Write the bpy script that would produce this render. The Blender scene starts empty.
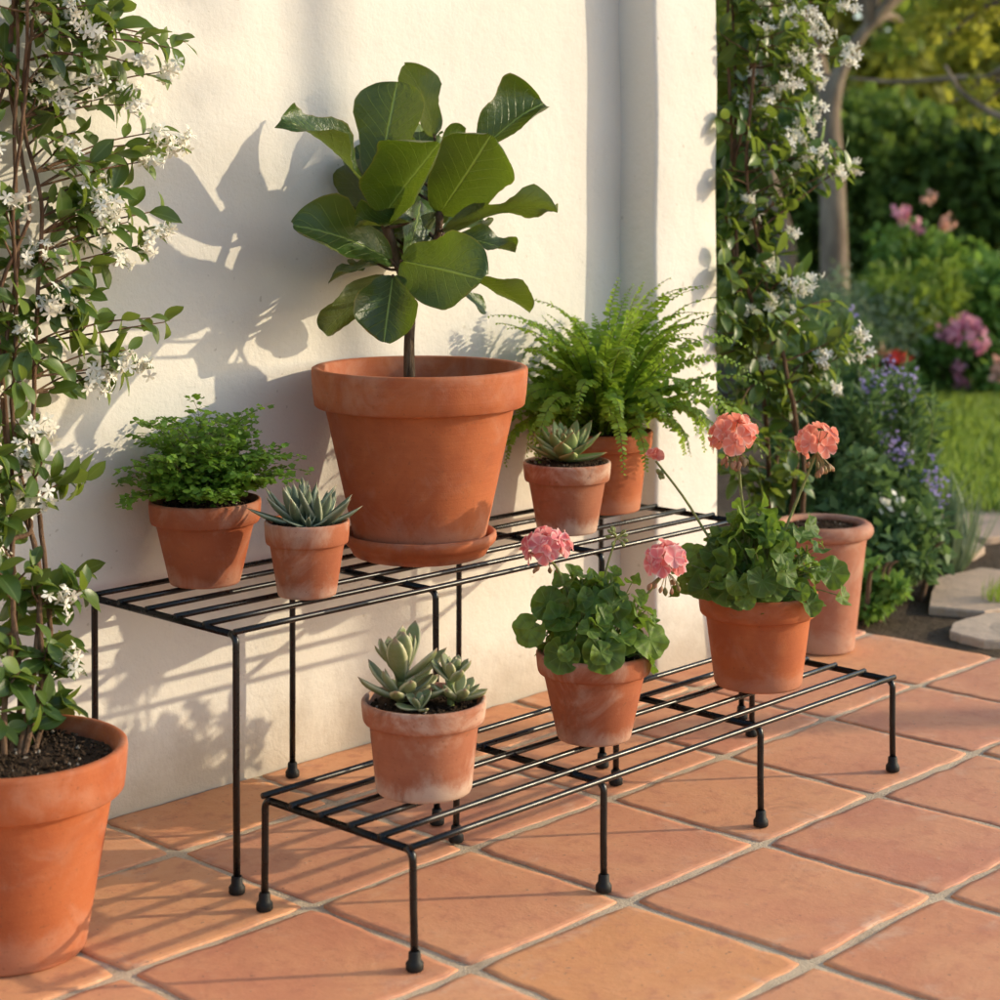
import bpy, math, random
import numpy as np
from mathutils import Vector

# ------------------------------------------------------------------ camera, sky, sun, exposure
S = bpy.context.scene
COL = S.collection
RNG = np.random.default_rng(11)
random.seed(5)
CAMH, FPX, HOR = 1.0, 1966.9, 160.0           # eye height (m), focal length and horizon in pixels of a 1000 px frame
TH = math.radians(46.6)
RT = np.array([math.cos(TH), -math.sin(TH), 0.0])   # camera right
FW = np.array([math.sin(TH), math.cos(TH), 0.0])    # camera forward
UP = np.array([0, 0, 1.0])

cam = bpy.data.cameras.new('camera'); co = bpy.data.objects.new('camera', cam); COL.objects.link(co)
co.location = (0, 0, CAMH); co.rotation_euler = (math.pi/2, 0, -TH)
cam.sensor_width = 36; cam.lens = 36*FPX/1000; cam.shift_y = -(500-HOR)/1000
cam.clip_start = 0.05; cam.clip_end = 500
cam.dof.use_dof = True; cam.dof.focus_distance = 2.95; cam.dof.aperture_fstop = 5.3
S.camera = co

SUN_EL = math.radians(18.5)
sd = RT*0.9915 + FW*0.13; sd /= np.linalg.norm(sd)
SUN = np.array([sd[0]*math.cos(SUN_EL), sd[1]*math.cos(SUN_EL), math.sin(SUN_EL)])
SUN_AZ = math.atan2(SUN[0], SUN[1])
w = bpy.data.worlds.new('World'); S.world = w; w.use_nodes = True
nt = w.node_tree; nt.nodes.clear()
sky = nt.nodes.new('ShaderNodeTexSky'); sky.sky_type = 'NISHITA'; sky.sun_disc = False
sky.sun_elevation = SUN_EL; sky.sun_rotation = SUN_AZ; sky.altitude = 50; sky.air_density = 1.0; sky.dust_density = 1.0; sky.ozone_density = 1.0
bg = nt.nodes.new('ShaderNodeBackground'); bg.inputs['Strength'].default_value = 0.15
wo = nt.nodes.new('ShaderNodeOutputWorld')
nt.links.new(sky.outputs[0], bg.inputs[0]); nt.links.new(bg.outputs[0], wo.inputs[0])
sl = bpy.data.lights.new('sun', 'SUN'); sl.energy = 2.0; sl.angle = math.radians(0.55); sl.color = (1.0, 0.85, 0.60)
so = bpy.data.objects.new('sun', sl); COL.objects.link(so)
so.rotation_euler = Vector(SUN).to_track_quat('Z', 'Y').to_euler(); so.location = (8, -4, 6)
S.view_settings.view_transform = 'Standard'; S.view_settings.look = 'None'
S.view_settings.gamma = 1.0; S.view_settings.exposure = 0.86
S.render.engine = 'CYCLES'
S.cycles.use_denoising = True; S.cycles.use_adaptive_sampling = True; S.cycles.adaptive_threshold = 0.025; S.cycles.max_bounces = 6; S.cycles.diffuse_bounces = 3; S.cycles.transmission_bounces = 4
S.cycles.sample_clamp_indirect = 6.0

# ------------------------------------------------------------------ helpers
def nrm(v):
    v = np.asarray(v, float); n = np.linalg.norm(v, axis=-1, keepdims=True); return v/np.maximum(n, 1e-9)

def at_d(px, py, d):                 # point seen at a pixel, at distance d along the view axis
    return RT*((px-500)/FPX*d) + FW*d + np.array([0, 0, CAMH-(py-HOR)*d/FPX])

def at_b(px, py, b):                 # point seen at a pixel, on the wall-parallel plane y = b
    k = (px-500)/FPX; v = RT*k + FW; d = b/v[1]
    return at_d(px, py, d)

def at_z(px, py, z=0.0):             # point seen at a pixel, at height z
    return at_d(px, py, (CAMH-z)*FPX/(py-HOR))

def gnd(px, d):
    p = RT*((px-500)/FPX*d) + FW*d; p[2] = 0; return p

def dep(p): return float(np.dot(p[:2], FW[:2]))

class MB:
    def __init__(s): s.V = []; s.F = []; s.D = []; s.n = 0
    def add(s, V, F, D=None):
        V = np.asarray(V, float).reshape(-1, 3)
        if D is None: D = np.zeros((len(V), 3))
        s.V.append(V); s.D.append(np.asarray(D, float)); o = s.n
        s.F.extend([tuple(i+o for i in f) for f in F]); s.n += len(V)
    def batch(s, T, O, X, Y, Z, rnd):
        TV, TF, TD = T; N = len(O); k = len(TV)
        if N == 0: return
        P = O[:, None, :] + TV[None, :, 0:1]*X[:, None, :] + TV[None, :, 1:2]*Y[:, None, :] + TV[None, :, 2:3]*Z[:, None, :]
        D = np.empty((N, k, 3)); D[:, :, :2] = TD[None]; D[:, :, 2] = np.asarray(rnd)[:, None]
        o = s.n; s.V.append(P.reshape(-1, 3)); s.D.append(D.reshape(-1, 3))
        for i in range(N):
            b = o+i*k; s.F.extend([tuple(j+b for j in f) for f in TF])
        s.n += N*k
    def build(s, name, mat, parent=None, smooth=True, origin=None):
        V = np.concatenate(s.V); D = np.concatenate(s.D)
        off = np.zeros(3)
        if parent is not None: off = np.array(world_loc(parent))
        elif origin is not None: off = np.array(origin, float)
        me = bpy.data.meshes.new(name)
        me.from_pydata((V-off).tolist(), [], s.F)
        a = me.attributes.new('lf', 'FLOAT_VECTOR', 'POINT'); a.data.foreach_set('vector', D.astype(np.float32).ravel())
        if smooth: me.polygons.foreach_set('use_smooth', np.ones(len(me.polygons), bool))
        me.materials.append(mat); me.update()
        o = bpy.data.objects.new(name, me); COL.objects.link(o)
        if parent is not None: o.parent = parent
        else: o.location = off
        return o

LOC = {}
def world_loc(o):
    return LOC.get(o.name, (0, 0, 0))

def thing(name, label, cat, loc, group=None):
    o = bpy.data.objects.new(name, None); COL.objects.link(o)
    o.location = loc; o.empty_display_size = 0.05; LOC[o.name] = tuple(loc)
    o['label'] = label; o['category'] = cat
    if group: o['group'] = group
    return o

def sub(mb, name, mat, parent, smooth=True):      # a child of a mesh part (its parent sits at the thing's base too)
    LOC[parent.name] = world_loc(parent.parent)
    return mb.build(name, mat, parent, smooth)

def smooth_path(P, n):
    P = np.asarray(P, float); m = len(P); out = []
    for i in range(n):
        t = i/(n-1)*(m-1); k = min(int(t), m-2); u = t-k
        p0 = P[max(k-1, 0)]; p1 = P[k]; p2 = P[k+1]; p3 = P[min(k+2, m-1)]
        out.append(.5*((2*p1)+(-p0+p2)*u+(2*p0-5*p1+4*p2-p3)*u*u+(-p0+3*p1-3*p2+p3)*u**3))
    return np.array(out)

def tube(mb, P, r, n=8, cap=True, rnd=0.0, seg=0.3):
    P = np.asarray(P, float)
    if len(P) > 2: P = P[np.concatenate([[True], np.linalg.norm(np.diff(P, axis=0), axis=1) > 1e-7])]
    m = len(P)
    r = np.full(m, r) if np.isscalar(r) else np.interp(np.linspace(0, 1, m), np.linspace(0, 1, len(r)), r)
    T = nrm(np.gradient(P, axis=0)); 
    a = np.array([0, 0, 1.]) if abs(T[0][2]) < .9 else np.array([1., 0, 0])
    x = nrm(np.cross(T[0], a)); V = []; D = []
    ang = np.arange(n)*2*math.pi/n
    for i in range(m):
        x = nrm(x - T[i]*np.dot(x, T[i])); y = np.cross(T[i], x)
        V.append(P[i] + r[i]*(np.cos(ang)[:, None]*x + np.sin(ang)[:, None]*y))
        D.append(np.tile([[0, i/(m-1), rnd]], (n, 1)))
    F = [(i*n+j, i*n+(j+1) % n, (i+1)*n+(j+1) % n, (i+1)*n+j) for i in range(m-1) for j in range(n)]
    if cap: F += [tuple(range(n-1, -1, -1)), tuple((m-1)*n+j for j in range(n))]
    mb.add(np.concatenate(V), F, np.concatenate(D))

def lathe(mb, prof, c, n=64, wob=0.0, rnd=0.0):
    prof = np.asarray(prof, float); m = len(prof); ang = np.arange(n)*2*math.pi/n
    ph = random.random()*6
    V = []
    for r, z in prof:
        rr = r*(1+wob*np.sin(2*ang+ph)+wob*.5*np.sin(3*ang+2*ph))
        V.append(np.stack([c[0]+rr*np.cos(ang), c[1]+rr*np.sin(ang), np.full(n, c[2]+z)], 1))
    F = [(i*n+j, i*n+(j+1) % n, (i+1)*n+(j+1) % n, (i+1)*n+j) for i in range(m-1) for j in range(n)]
    mb.add(np.concatenate(V), F, np.tile([[0, 0, rnd]], (m*n, 1)))

def grid_leaf(prof, ratio, nu=2, nv=5, fold=.25, bend=.15, wave=0.0, wn=9, ph=0., curl=0.):
    """A leaf of unit length along +y, half width ratio along x; fold lifts the sides, bend drops the tip."""
    V = []; D = []
    vs = np.linspace(0, 1, nv+1); us = np.linspace(-1, 1, nu+1)
    pv = [p[0] for p in prof]; pw = [p[1] for p in prof]
    for v in vs:
        hw = np.interp(v, pv, pw)*ratio
        for u in us:
            z = abs(u)*hw*fold - bend*v*v + wave*math.sin(v*wn+ph+(1.3 if u > 0 else 0))*u*u - curl*hw*u*u*u*u
            V.append((u*hw, v-bend*bend*.5*v*v, z)); D.append((u, v))
    w_ = nu+1
    F = [(i*w_+j, i*w_+j+1, (i+1)*w_+j+1, (i+1)*w_+j) for i in range(nv) for j in range(nu)]
    return np.array(V), F, np.array(D)

OVAL = [(0, .04), (.08, .38), (.2, .7), (.4, .97), (.55, 1), (.7, .87), (.85, .55), (.94, .25), (1, .02)]
LANCE = [(0, .1), (.1, .45), (.3, .9), (.45, 1), (.65, .8), (.85, .4), (1, .02)]
FIDDLE = [(0, .08), (.04, .30), (.1, .46), (.2, .62), (.32, .74), (.42, .80), (.52, .84), (.62, .95), (.72, 1), (.8, .98), (.87, .88), (.93, .68), (.97, .43), (1, .06)]
NEEDLE = [(0, .5), (.3, 1), (.7, .8), (1, .03)]

def frames(dirs, norms):
    Y = nrm(dirs); X = nrm(np.cross(Y, norms)); Z = np.cross(X, Y); return X, Y, Z

def place(mb, temps, O, dirs, norms, L, W=None, rnd=None):
    O = np.asarray(O, float); N = len(O)
    if N == 0: return
    L = np.broadcast_to(np.asarray(L, float), (N,)); W = L if W is None else np.broadcast_to(np.asarray(W, float), (N,))
    X, Y, Z = frames(np.asarray(dirs, float), np.asarray(norms, float))
    rnd = RNG.random(N) if rnd is None else np.asarray(rnd)
    pick = RNG.integers(0, len(temps), N)
    for t in range(len(temps)):
        m = pick == t
        mb.batch(temps[t], O[m], X[m]*W[m, None], Y[m]*L[m, None], Z[m]*L[m, None], rnd[m])

def rdir(n): return nrm(RNG.normal(size=(n, 3)))

# ------------------------------------------------------------------ materials
class NT:
    def __init__(s, name):
        s.m = bpy.data.materials.new(name); s.m.use_nodes = True; s.t = s.m.node_tree; s.t.nodes.clear()
        s.out = s.n('ShaderNodeOutputMaterial')
    def n(s, typ, **kw):
        x = s.t.nodes.new(typ)
        for k, v in kw.items(): setattr(x, k, v)
        return x
    def l(s, a, b): s.t.links.new(a, b)
    def put(s, sock, v):
        if isinstance(v, bpy.types.NodeSocket): s.l(v, sock)
        elif isinstance(v, (tuple, list)) and len(v) == 3 and sock.type == 'RGBA': sock.default_value = (*v, 1)
        else: sock.default_value = v
    def noise(s, scale, detail=4, rough=.55, vec=None, dist=0.0):
        x = s.n('ShaderNodeTexNoise'); x.inputs['Scale'].default_value = scale; x.inputs['Detail'].default_value = detail
        x.inputs['Roughness'].default_value = rough; x.inputs['Distortion'].default_value = dist
        if vec is None: vec = s.obj()
        s.l(vec, x.inputs['Vector']); return x.outputs['Fac']
    def obj(s):
        if not hasattr(s, '_tc'): s._tc = s.n('ShaderNodeTexCoord')
        return s._tc.outputs['Object']
    def gen(s):
        s.obj(); return s._tc.outputs['Generated']
    def math(s, op, a, b=0.0, c=0.0, clamp=False):
        x = s.n('ShaderNodeMath', operation=op); x.use_clamp = clamp
        s.put(x.inputs[0], a); s.put(x.inputs[1], b)
        if op in ('MULTIPLY_ADD', 'COMPARE', 'SMOOTH_MIN'): s.put(x.inputs[2], c)
        return x.outputs[0]
    def map(s, v, a, b, c=0., d=1., smooth=True):
        x = s.n('ShaderNodeMapRange'); x.interpolation_type = 'SMOOTHSTEP' if smooth else 'LINEAR'
        s.put(x.inputs['Value'], v); x.inputs['From Min'].default_value = a; x.inputs['From Max'].default_value = b
        x.inputs['To Min'].default_value = c; x.inputs['To Max'].default_value = d
        return x.outputs['Result']
    def mix(s, f, a, b, blend='MIX'):
        x = s.n('ShaderNodeMix', data_type='RGBA', blend_type=blend)
        s.put(x.inputs[0], f); s.put(x.inputs[6], a); s.put(x.inputs[7], b); return x.outputs[2]
    def ramp(s, f, stops):
        x = s.n('ShaderNodeValToRGB'); s.put(x.inputs[0], f); e = x.color_ramp.elements
        while len(e) < len(stops): e.new(.5)
        for i, (p, c) in enumerate(stops): e[i].position = p; e[i].color = (*c, 1)
        return x.outputs[0]
    def bump(s, h, strength=.3, dist=.01, nin=None):
        x = s.n('ShaderNodeBump'); x.inputs['Strength'].default_value = strength; x.inputs['Distance'].default_value = dist
        s.l(h, x.inputs['Height'])
        if nin is not None: s.l(nin, x.inputs['Normal'])
        return x.outputs[0]
    def attr(s):
        a = s.n('ShaderNodeAttribute', attribute_name='lf'); x = s.n('ShaderNodeSeparateXYZ'); s.l(a.outputs['Vector'], x.inputs[0])
        return x.outputs[0], x.outputs[1], x.outputs[2]
    def bsdf(s, col, rough=.6, spec=.5, normal=None, coat=0., sss=0., metallic=0., connect=True):
        p = s.n('ShaderNodeBsdfPrincipled'); s.put(p.inputs['Base Color'], col); s.put(p.inputs['Roughness'], rough)
        p.inputs['Specular IOR Level'].default_value = spec; p.inputs['Coat Weight'].default_value = coat; p.inputs['Metallic'].default_value = metallic
        if normal is not None: s.l(normal, p.inputs['Normal'])
        if sss: p.inputs['Subsurface Weight'].default_value = sss; p.inputs['Subsurface Radius'].default_value = (.006, .006, .003); p.inputs['Subsurface Scale'].default_value = .5
        if connect: s.l(p.outputs[0], s.out.inputs[0])
        return p

def leaf_mat(name, cols, rough=.45, trans=.35, tcol=None, veins=None, edge=None, under=None, spec=.4, tip=None, noise=None, midrib=None):
    """cols: colours over the per-leaf random value; tcol: light passing through; veins: (colour, count, slant, width)."""
    t = NT(name); u, v, r = t.attr()
    c = t.ramp(r, [(i/(len(cols)-1), k) for i, k in enumerate(cols)])
    if noise: c = t.mix(t.map(t.noise(noise[0]), .35, .65, 0, noise[2]), c, noise[1])
    au = t.math('ABSOLUTE', u)
    bmp = None
    if veins:
        vc, cnt, sl, wd = veins
        q = t.math('SUBTRACT', v, t.math('MULTIPLY', au, sl))
        fr = t.math('FRACT', t.math('MULTIPLY', q, cnt)); di = t.math('ABSOLUTE', t.math('SUBTRACT', fr, .5))
        side = t.map(di, 0, wd*cnt*.55, 1, 0); mid = t.map(au, .015, .05, 1, 0)
        vm = t.math('MAXIMUM', t.math('MULTIPLY', side, t.map(au, .95, .6, 0, .75)), mid)
        c = t.mix(vm, c, vc); bmp = t.bump(t.math('ADD', vm, t.math('MULTIPLY', t.noise(130, 4, .6), .9)), .55, .004)
    elif midrib:
        c = t.mix(t.map(au, .03, .14, .8, 0), c, midrib)
    if edge: c = t.mix(t.map(au, edge[1], 1.0, 0, 1), c, edge[0])
    if tip: c = t.mix(t.map(v, tip[1], 1.0, 0, 1), c, tip[0])
    if under:
        g = t.n('ShaderNodeNewGeometry'); c = t.mix(t.math('MULTIPLY', g.outputs['Backfacing'], under[1]), c, under[0])
    p = t.bsdf(c, rough, spec, bmp, connect=False)
    if trans > 0:
        tr = t.n('ShaderNodeBsdfTranslucent')
        t.put(tr.inputs[0], t.mix(.75, c, tcol) if tcol else c)
        if bmp is not None: t.l(bmp, tr.inputs['Normal'])
        m = t.n('ShaderNodeMixShader'); m.inputs[0].default_value = trans
        t.l(p.outputs[0], m.inputs[1]); t.l(tr.outputs[0], m.inputs[2]); t.l(m.outputs[0], t.out.inputs[0])
    else: t.l(p.outputs[0], t.out.inputs[0])
    return t.m

def terracotta(name, base, dark, stain=0.0, pale=(.62, .45, .34), rough=.78, seedv=0.0, bloom=0.0):
    t = NT(name); mp = t.n('ShaderNodeMapping'); t.l(t.obj(), mp.inputs[0]); mp.inputs['Location'].default_value = (seedv, seedv*2, seedv)
    v = mp.outputs[0]
    n1 = t.noise(11, 6, .62, v, .5); n2 = t.noise(38, 4, .6, v); n3 = t.noise(400, 2, .5, v)
    c = t.mix(t.map(n1, .3, .7), base, dark)
    c = t.mix(t.map(n2, .52, .75, 0, .35), c, pale)
    # fine throwing lines around the pot
    sx = t.n('ShaderNodeSeparateXYZ'); t.l(v, sx.inputs[0])
    cz = t.n('ShaderNodeCombineXYZ'); t.l(sx.outputs[2], cz.inputs[2])
    ring = t.noise(160, 3, .5, cz.outputs[0])
    c = t.mix(t.map(ring, .45, .8, 0, .18), c, dark)
    if stain > 0:
        g = t.n('ShaderNodeSeparateXYZ'); t.l(t.gen(), g.inputs[0])
        n4 = t.noise(14, 6, .68, v, .6)
        low = t.map(g.outputs[2], .32, .02, 0, .28); hi = t.map(g.outputs[2], .70, .92, 0, .12)
        msk = t.map(t.math('ADD', t.math('ADD', n4, low), hi), .50, .80, 0, stain)
        c = t.mix(msk, c, (.58, .43, .33))
        n5 = t.noise(9, 6, .7, v, 1.0); c = t.mix(t.map(n5, .54, .72, 0, stain*.8), c, (.18, .075, .042))
    spk = t.map(t.noise(190, 1, .5, v), .68, .76, 0, .45); c = t.mix(spk, c, (.17, .07, .035))
    h = t.math('ADD', t.math('MULTIPLY', n3, .25), t.math('ADD', t.math('MULTIPLY', n2, .6), t.math('MULTIPLY', ring, .5)))
    t.bsdf(c, t.map(n2, .3, .7, rough-.08, rough+.1), .3, t.bump(h, .35, .0025)); return t.m

M = {}
def mk_materials():
    # stucco
    t = NT('white_stucco'); n1 = t.noise(2.2, 5, .6); n2 = t.noise(22, 6, .65); n3 = t.noise(170, 3, .6)
    c = t.mix(t.map(n1, .3, .7), (.745, .71, .64), (.70, .665, .59))
    c = t.mix(t.map(n2, .55, .75, 0, .25), c, (.64, .60, .52))
    g = t.n('ShaderNodeSeparateXYZ'); t.l(t.obj(), g.inputs[0])
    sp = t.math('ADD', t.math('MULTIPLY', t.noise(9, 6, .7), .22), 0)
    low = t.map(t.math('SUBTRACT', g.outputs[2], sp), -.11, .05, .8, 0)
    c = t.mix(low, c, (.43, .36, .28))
    vo = t.n('ShaderNodeTexVoronoi', feature='DISTANCE_TO_EDGE'); vo.inputs['Scale'].default_value = 1.7
    wv = t.n('ShaderNodeMix', data_type='VECTOR'); wv.inputs[0].default_value = .12
    nn = t.n('ShaderNodeTexNoise'); nn.inputs['Scale'].default_value = 6; nn.inputs['Detail'].default_value = 6; t.l(t.obj(), nn.inputs['Vector'])
    t.l(t.obj(), wv.inputs[4]); t.l(nn.outputs['Color'], wv.inputs[5]); t.l(wv.outputs[1], vo.inputs['Vector'])
    crack = t.math('MULTIPLY', t.map(vo.outputs['Distance'], .0, .006, 1, 0), t.map(t.noise(1.3, 2), .56, .68))
    c = t.mix(t.math('MULTIPLY', crack, .06), c, (.30, .25, .19))
    pit = t.map(t.noise(75, 1, .4), .74, .80, 0, .5); c = t.mix(pit, c, (.42, .37, .30))
    h = t.math('ADD', t.math('MULTIPLY', n1, 3.0), t.math('ADD', t.math('MULTIPLY', n2, .8), t.math('MULTIPLY', n3, .22)))
    h = t.math('SUBTRACT', h, t.math('MULTIPLY', crack, .08))
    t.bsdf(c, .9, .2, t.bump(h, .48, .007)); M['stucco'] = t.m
    # saltillo tiles
    t = NT('terracotta_tile'); u, v, r = t.attr()
    c = t.ramp(r, [(0, (.70, .315, .13)), (.2, (.62, .265, .15)), (.4, (.72, .335, .155)), (.6, (.56, .215, .125)), (.8, (.72, .345, .18)), (1, (.60, .24, .12))])
    off = t.n('ShaderNodeVectorMath', operation='SCALE'); cx = t.n('ShaderNodeCombineXYZ')
    t.l(r, cx.inputs[0]); t.l(r, cx.inputs[1]); t.l(cx.outputs[0], off.inputs[0]); off.inputs['Scale'].default_value = 37
    ad = t.n('ShaderNodeVectorMath', operation='ADD'); t.l(t.obj(), ad.inputs[0]); t.l(off.outputs[0], ad.inputs[1]); vv = ad.outputs[0]
    n0 = t.noise(2.2, 3, .5, vv); n1 = t.noise(5.5, 6, .62, vv, .4); n2 = t.noise(26, 6, .65, vv); n3 = t.noise(240, 3, .6, vv)
    c = t.mix(t.map(n0, .5, .68, 0, .5), c, (.54, .20, .115)); c = t.mix(t.map(n1, .38, .66, 0, .55), c, (.74, .365, .18)); c = t.mix(t.map(n2, .48, .72, 0, .6), c, (.48, .185, .11))
    c = t.mix(t.map(t.noise(60, 4, .7, vv), .6, .72, 0, .35), c, (.66, .44, .30))
    edge = t.map(u, .88, 1.0, 0, .45); c = t.mix(t.math('MULTIPLY', edge, t.map(n2, .35, .6)), c, (.34, .17, .11))
    haze = t.math('MULTIPLY', t.map(u, .45, .95, 0, 1), t.map(t.noise(13, 6, .7, vv, .5), .52, .7)); c = t.mix(t.math('MULTIPLY', haze, .5), c, (.70, .50, .36))
    sm = t.n('ShaderNodeMapping'); t.l(vv, sm.inputs[0]); sm.inputs['Scale'].default_value = (1, 9, 1); sm.inputs['Rotation'].default_value = (0, 0, .6)
    c = t.mix(t.map(t.noise(26, 5, .7, sm.outputs[0]), .66, .74, 0, .4), c, (.74, .50, .34))
    c = t.mix(t.map(t.noise(8, 5, .7, vv, 1.2), .63, .70, 0, .35), c, (.36, .15, .09))
    c = t.mix(t.map(t.noise(120, 2, .5, vv), .68, .75, 0, .6), c, (.20, .09, .055))
    h = t.math('ADD', t.math('MULTIPLY', n1, 2.2), t.math('ADD', t.math('MULTIPLY', n2, .7), t.math('MULTIPLY', n3, .15)))
    t.bsdf(c, t.map(n2, .3, .7, .5, .72), .4, t.bump(h, .4, .004)); M['tile'] = t.m
    t = NT('sandy_grout'); n1 = t.noise(12, 5); n2 = t.noise(300, 3, .7)
    c = t.mix(t.map(n1, .3, .7), (.68, .54, .37), (.54, .42, .29)); c = t.mix(t.map(n2, .5, .7, 0, .6), c, (.78, .66, .49))
    c = t.mix(t.map(t.noise(420, 1), .66, .7, 0, .7), c, (.16, .13, .10)); c = t.mix(t.map(t.noise(7, 6, .7), .5, .66, 0, .65), c, (.27, .20, .14))
    t.bsdf(c, .95, .1, t.bump(n2, .8, .003)); M['grout'] = t.m
    # terracotta
    M['pot_new'] = terracotta('orange_terracotta', (0.431, 0.123, 0.042), (0.343, 0.086, 0.030), .20, (0.475, 0.167, 0.066), .74, 1.0)
    M['pot_fern'] = terracotta('brown_terracotta', (0.361, 0.101, 0.038), (0.282, 0.073, 0.028), .28, (0.422, 0.167, 0.084), .75, 7.3)
    M['pot_worn'] = terracotta('stained_terracotta', (0.370, 0.114, 0.049), (0.282, 0.079, 0.033), .5, (0.440, 0.211, 0.119), .8, 3.1)
    M['pot_lime'] = terracotta('limed_terracotta', (0.370, 0.136, 0.070), (0.290, 0.097, 0.049), .75, (0.475, 0.273, 0.176), .85, 5.7)
    M['pot_pale'] = terracotta('pale_terracotta', (0.414, 0.172, 0.101), (0.352, 0.136, 0.079), .4, (0.484, 0.264, 0.167), .8, 9.9)
    # soil
    t = NT('potting_soil'); u, v, r = t.attr(); n2 = t.noise(120, 4, .7)
    c = t.ramp(r, [(0, (.028, .018, .011)), (.5, (.06, .036, .02)), (.9, (.10, .065, .04)), (.93, (.30, .25, .19)), (1, (.36, .31, .25))])
    c = t.mix(t.map(n2, .4, .7, 0, .6), c, (.018, .011, .007)); t.bsdf(c, .95, .15, t.bump(n2, .7, .004)); M['soil'] = t.m
    # metal, rubber
    t = NT('black_painted_steel'); n1 = t.noise(60, 4, .6)
    c = t.mix(t.map(n1, .55, .7, 0, .5), (.006, .0055, .005), (.014, .011, .009))
    t.bsdf(c, t.map(n1, .3, .7, .24, .36), .42); M['steel'] = t.m
    t = NT('black_rubber'); t.bsdf(t.mix(t.noise(90), (.006, .006, .0055), (.015, .014, .012)), .6, .3); M['rubber'] = t.m
    # bark and stems
    def bark(name, a, b, sc=40, stretch=.25, rough=.9):
        t = NT(name); mp = t.n('ShaderNodeMapping'); t.l(t.obj(), mp.inputs[0]); mp.inputs['Scale'].default_value = (1, 1, stretch)
        n = t.noise(sc, 6, .7, mp.outputs[0]); t.bsdf(t.mix(t.map(n, .35, .65), a, b), rough, .2, t.bump(n, .8, .01)); return t.m
    M['bark'] = bark('grey_brown_bark', (.17, .125, .09), (.34, .265, .19), 9)
    M['twig'] = bark('brown_twig', (.10, .055, .03), (.19, .115, .07), 90)
    M['ficus_bark'] = bark('fig_bark', (.065, .042, .026), (.15, .105, .07), 110)
    M['stalk'] = bark('green_stalk', (.20, .25, .07), (.28, .28, .11), 90, .3, .55)
    M['wiry'] = bark('dark_wiry_stalk', (.05, .035, .018), (.09, .08, .03), 90, .3, .5)
    # foliage
    M['ficus'] = leaf_mat('fig_leaf', [(.011, .034, .009), (.017, .049, .011), (.028, .074, .014), (.055, .118, .02)],   .30, .24, (.30, .42, .02), veins=((.22, .31, .08), 8, .34, .011), under=((.085, .105, .035), .85), edge=((.16, .13, .035), .955), spec=.5, noise=(18, (.03, .06, .014), .4))
    M['jasmine'] = leaf_mat('jasmine_leaf', [(.026, .062, .014), (.042, .092, .018), (.085, .15, .026), (.17, .24, .045)], .36, .36, (.32, .42, .04), midrib=(.13, .20, .06), under=((.10, .15, .05), .6), spec=.5)
    M['white_petal'] = leaf_mat('white_petal', [(.86, .84, .76), (.90, .89, .83), (.87, .82, .66)], .6, .35, (.85, .82, .68), tip=None, spec=.2)
    M['boston'] = leaf_mat('fern_pinna', [(.08, .18, .018), (.15, .28, .028), (.25, .39, .045)], .5, .45, (.42, .60, .05), midrib=(.16, .26, .06))
    M['maiden'] = leaf_mat('maidenhair_leaflet', [(.065, .15, .018), (.12, .24, .026), (.20, .33, .042)], .5, .42, (.28, .46, .04))
    M['haworthia'] = leaf_mat('grey_green_succulent', [(.085, .125, .07), (.12, .165, .095), (.15, .19, .115)], .5, .06, (.3, .4, .15), edge=((.45, .47, .32), .72), tip=((.36, .30, .17), .86), noise=(300, (.2, .24, .16), .35))
    M['echeveria'] = leaf_mat('pale_green_succulent', [(.17, .24, .085), (.23, .31, .11), (.30, .38, .15)], .5, .06, (.4, .45, .15), edge=((.42, .40, .18), .8), tip=((.42, .20, .09), .92))
    M['sedum'] = leaf_mat('sage_green_succulent', [(.13, .165, .058), (.19, .225, .08), (.26, .28, .115)], .5, .06, (.4, .45, .15), edge=((.48, .45, .27), .7), tip=((.33, .22, .14), .9), noise=(120, (.24, .27, .16), .4))
    t = NT('geranium_leaf'); u, v, r = t.attr()
    c = t.ramp(r, [(0, (.055, .110, .016)), (.5, (.095, .175, .022)), (1, (.19, .29, .04))])
    zone = t.math('MULTIPLY', t.map(v, .45, .58), t.map(v, .78, .62)); c = t.mix(t.math('MULTIPLY', zone, .4), c, (.035, .05, .015))
    ve = t.math('ABSOLUTE', t.math('SUBTRACT', t.math('FRACT', t.math('MULTIPLY', u, 7.0)), .5)); vm = t.math('MULTIPLY', t.map(ve, .03, .09, 1, 0), t.map(v, .95, .6))
    c = t.mix(t.math('MULTIPLY', vm, .6), c, (.15, .24, .07)); c = t.mix(t.map(v, .9, 1.0, 0, .5), c, (.17, .26, .06))
    nb = t.bump(t.math('ADD', vm, t.noise(140, 3)), .4, .003)
    p = t.bsdf(c, .55, .35, nb, connect=False); tr = t.n('ShaderNodeBsdfTranslucent'); t.put(tr.inputs[0], t.mix(.7, c, (.26, .42, .04)))
    mx = t.n('ShaderNodeMixShader'); mx.inputs[0].default_value = .33; t.l(p.outputs[0], mx.inputs[1]); t.l(tr.outputs[0], mx.inputs[2]); t.l(mx.outputs[0], t.out.inputs[0]); M['geranium'] = t.m
    M['coral'] = leaf_mat('coral_petal', [(.76, .20, .15), (.85, .30, .22), (.88, .42, .32)], .55, .4, (.95, .35, .24), edge=((.92, .62, .50), .5), spec=.2)
    M['rosepink'] = leaf_mat('rose_pink_petal', [(.72, .16, .19), (.82, .26, .28), (.86, .42, .41)], .55, .4, (.92, .36, .34), edge=((.92, .66, .60), .4), spec=.2)
    M['bud'] = leaf_mat('flower_bud', [(.20, .20, .07), (.33, .20, .10), (.50, .22, .14)], .55, .15, (.5, .3, .12))
    # garden
    def gmat(k, name, cols, tc, tr=.35): M[k] = leaf_mat(name, cols, .55, tr, tc, spec=.3)
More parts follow.
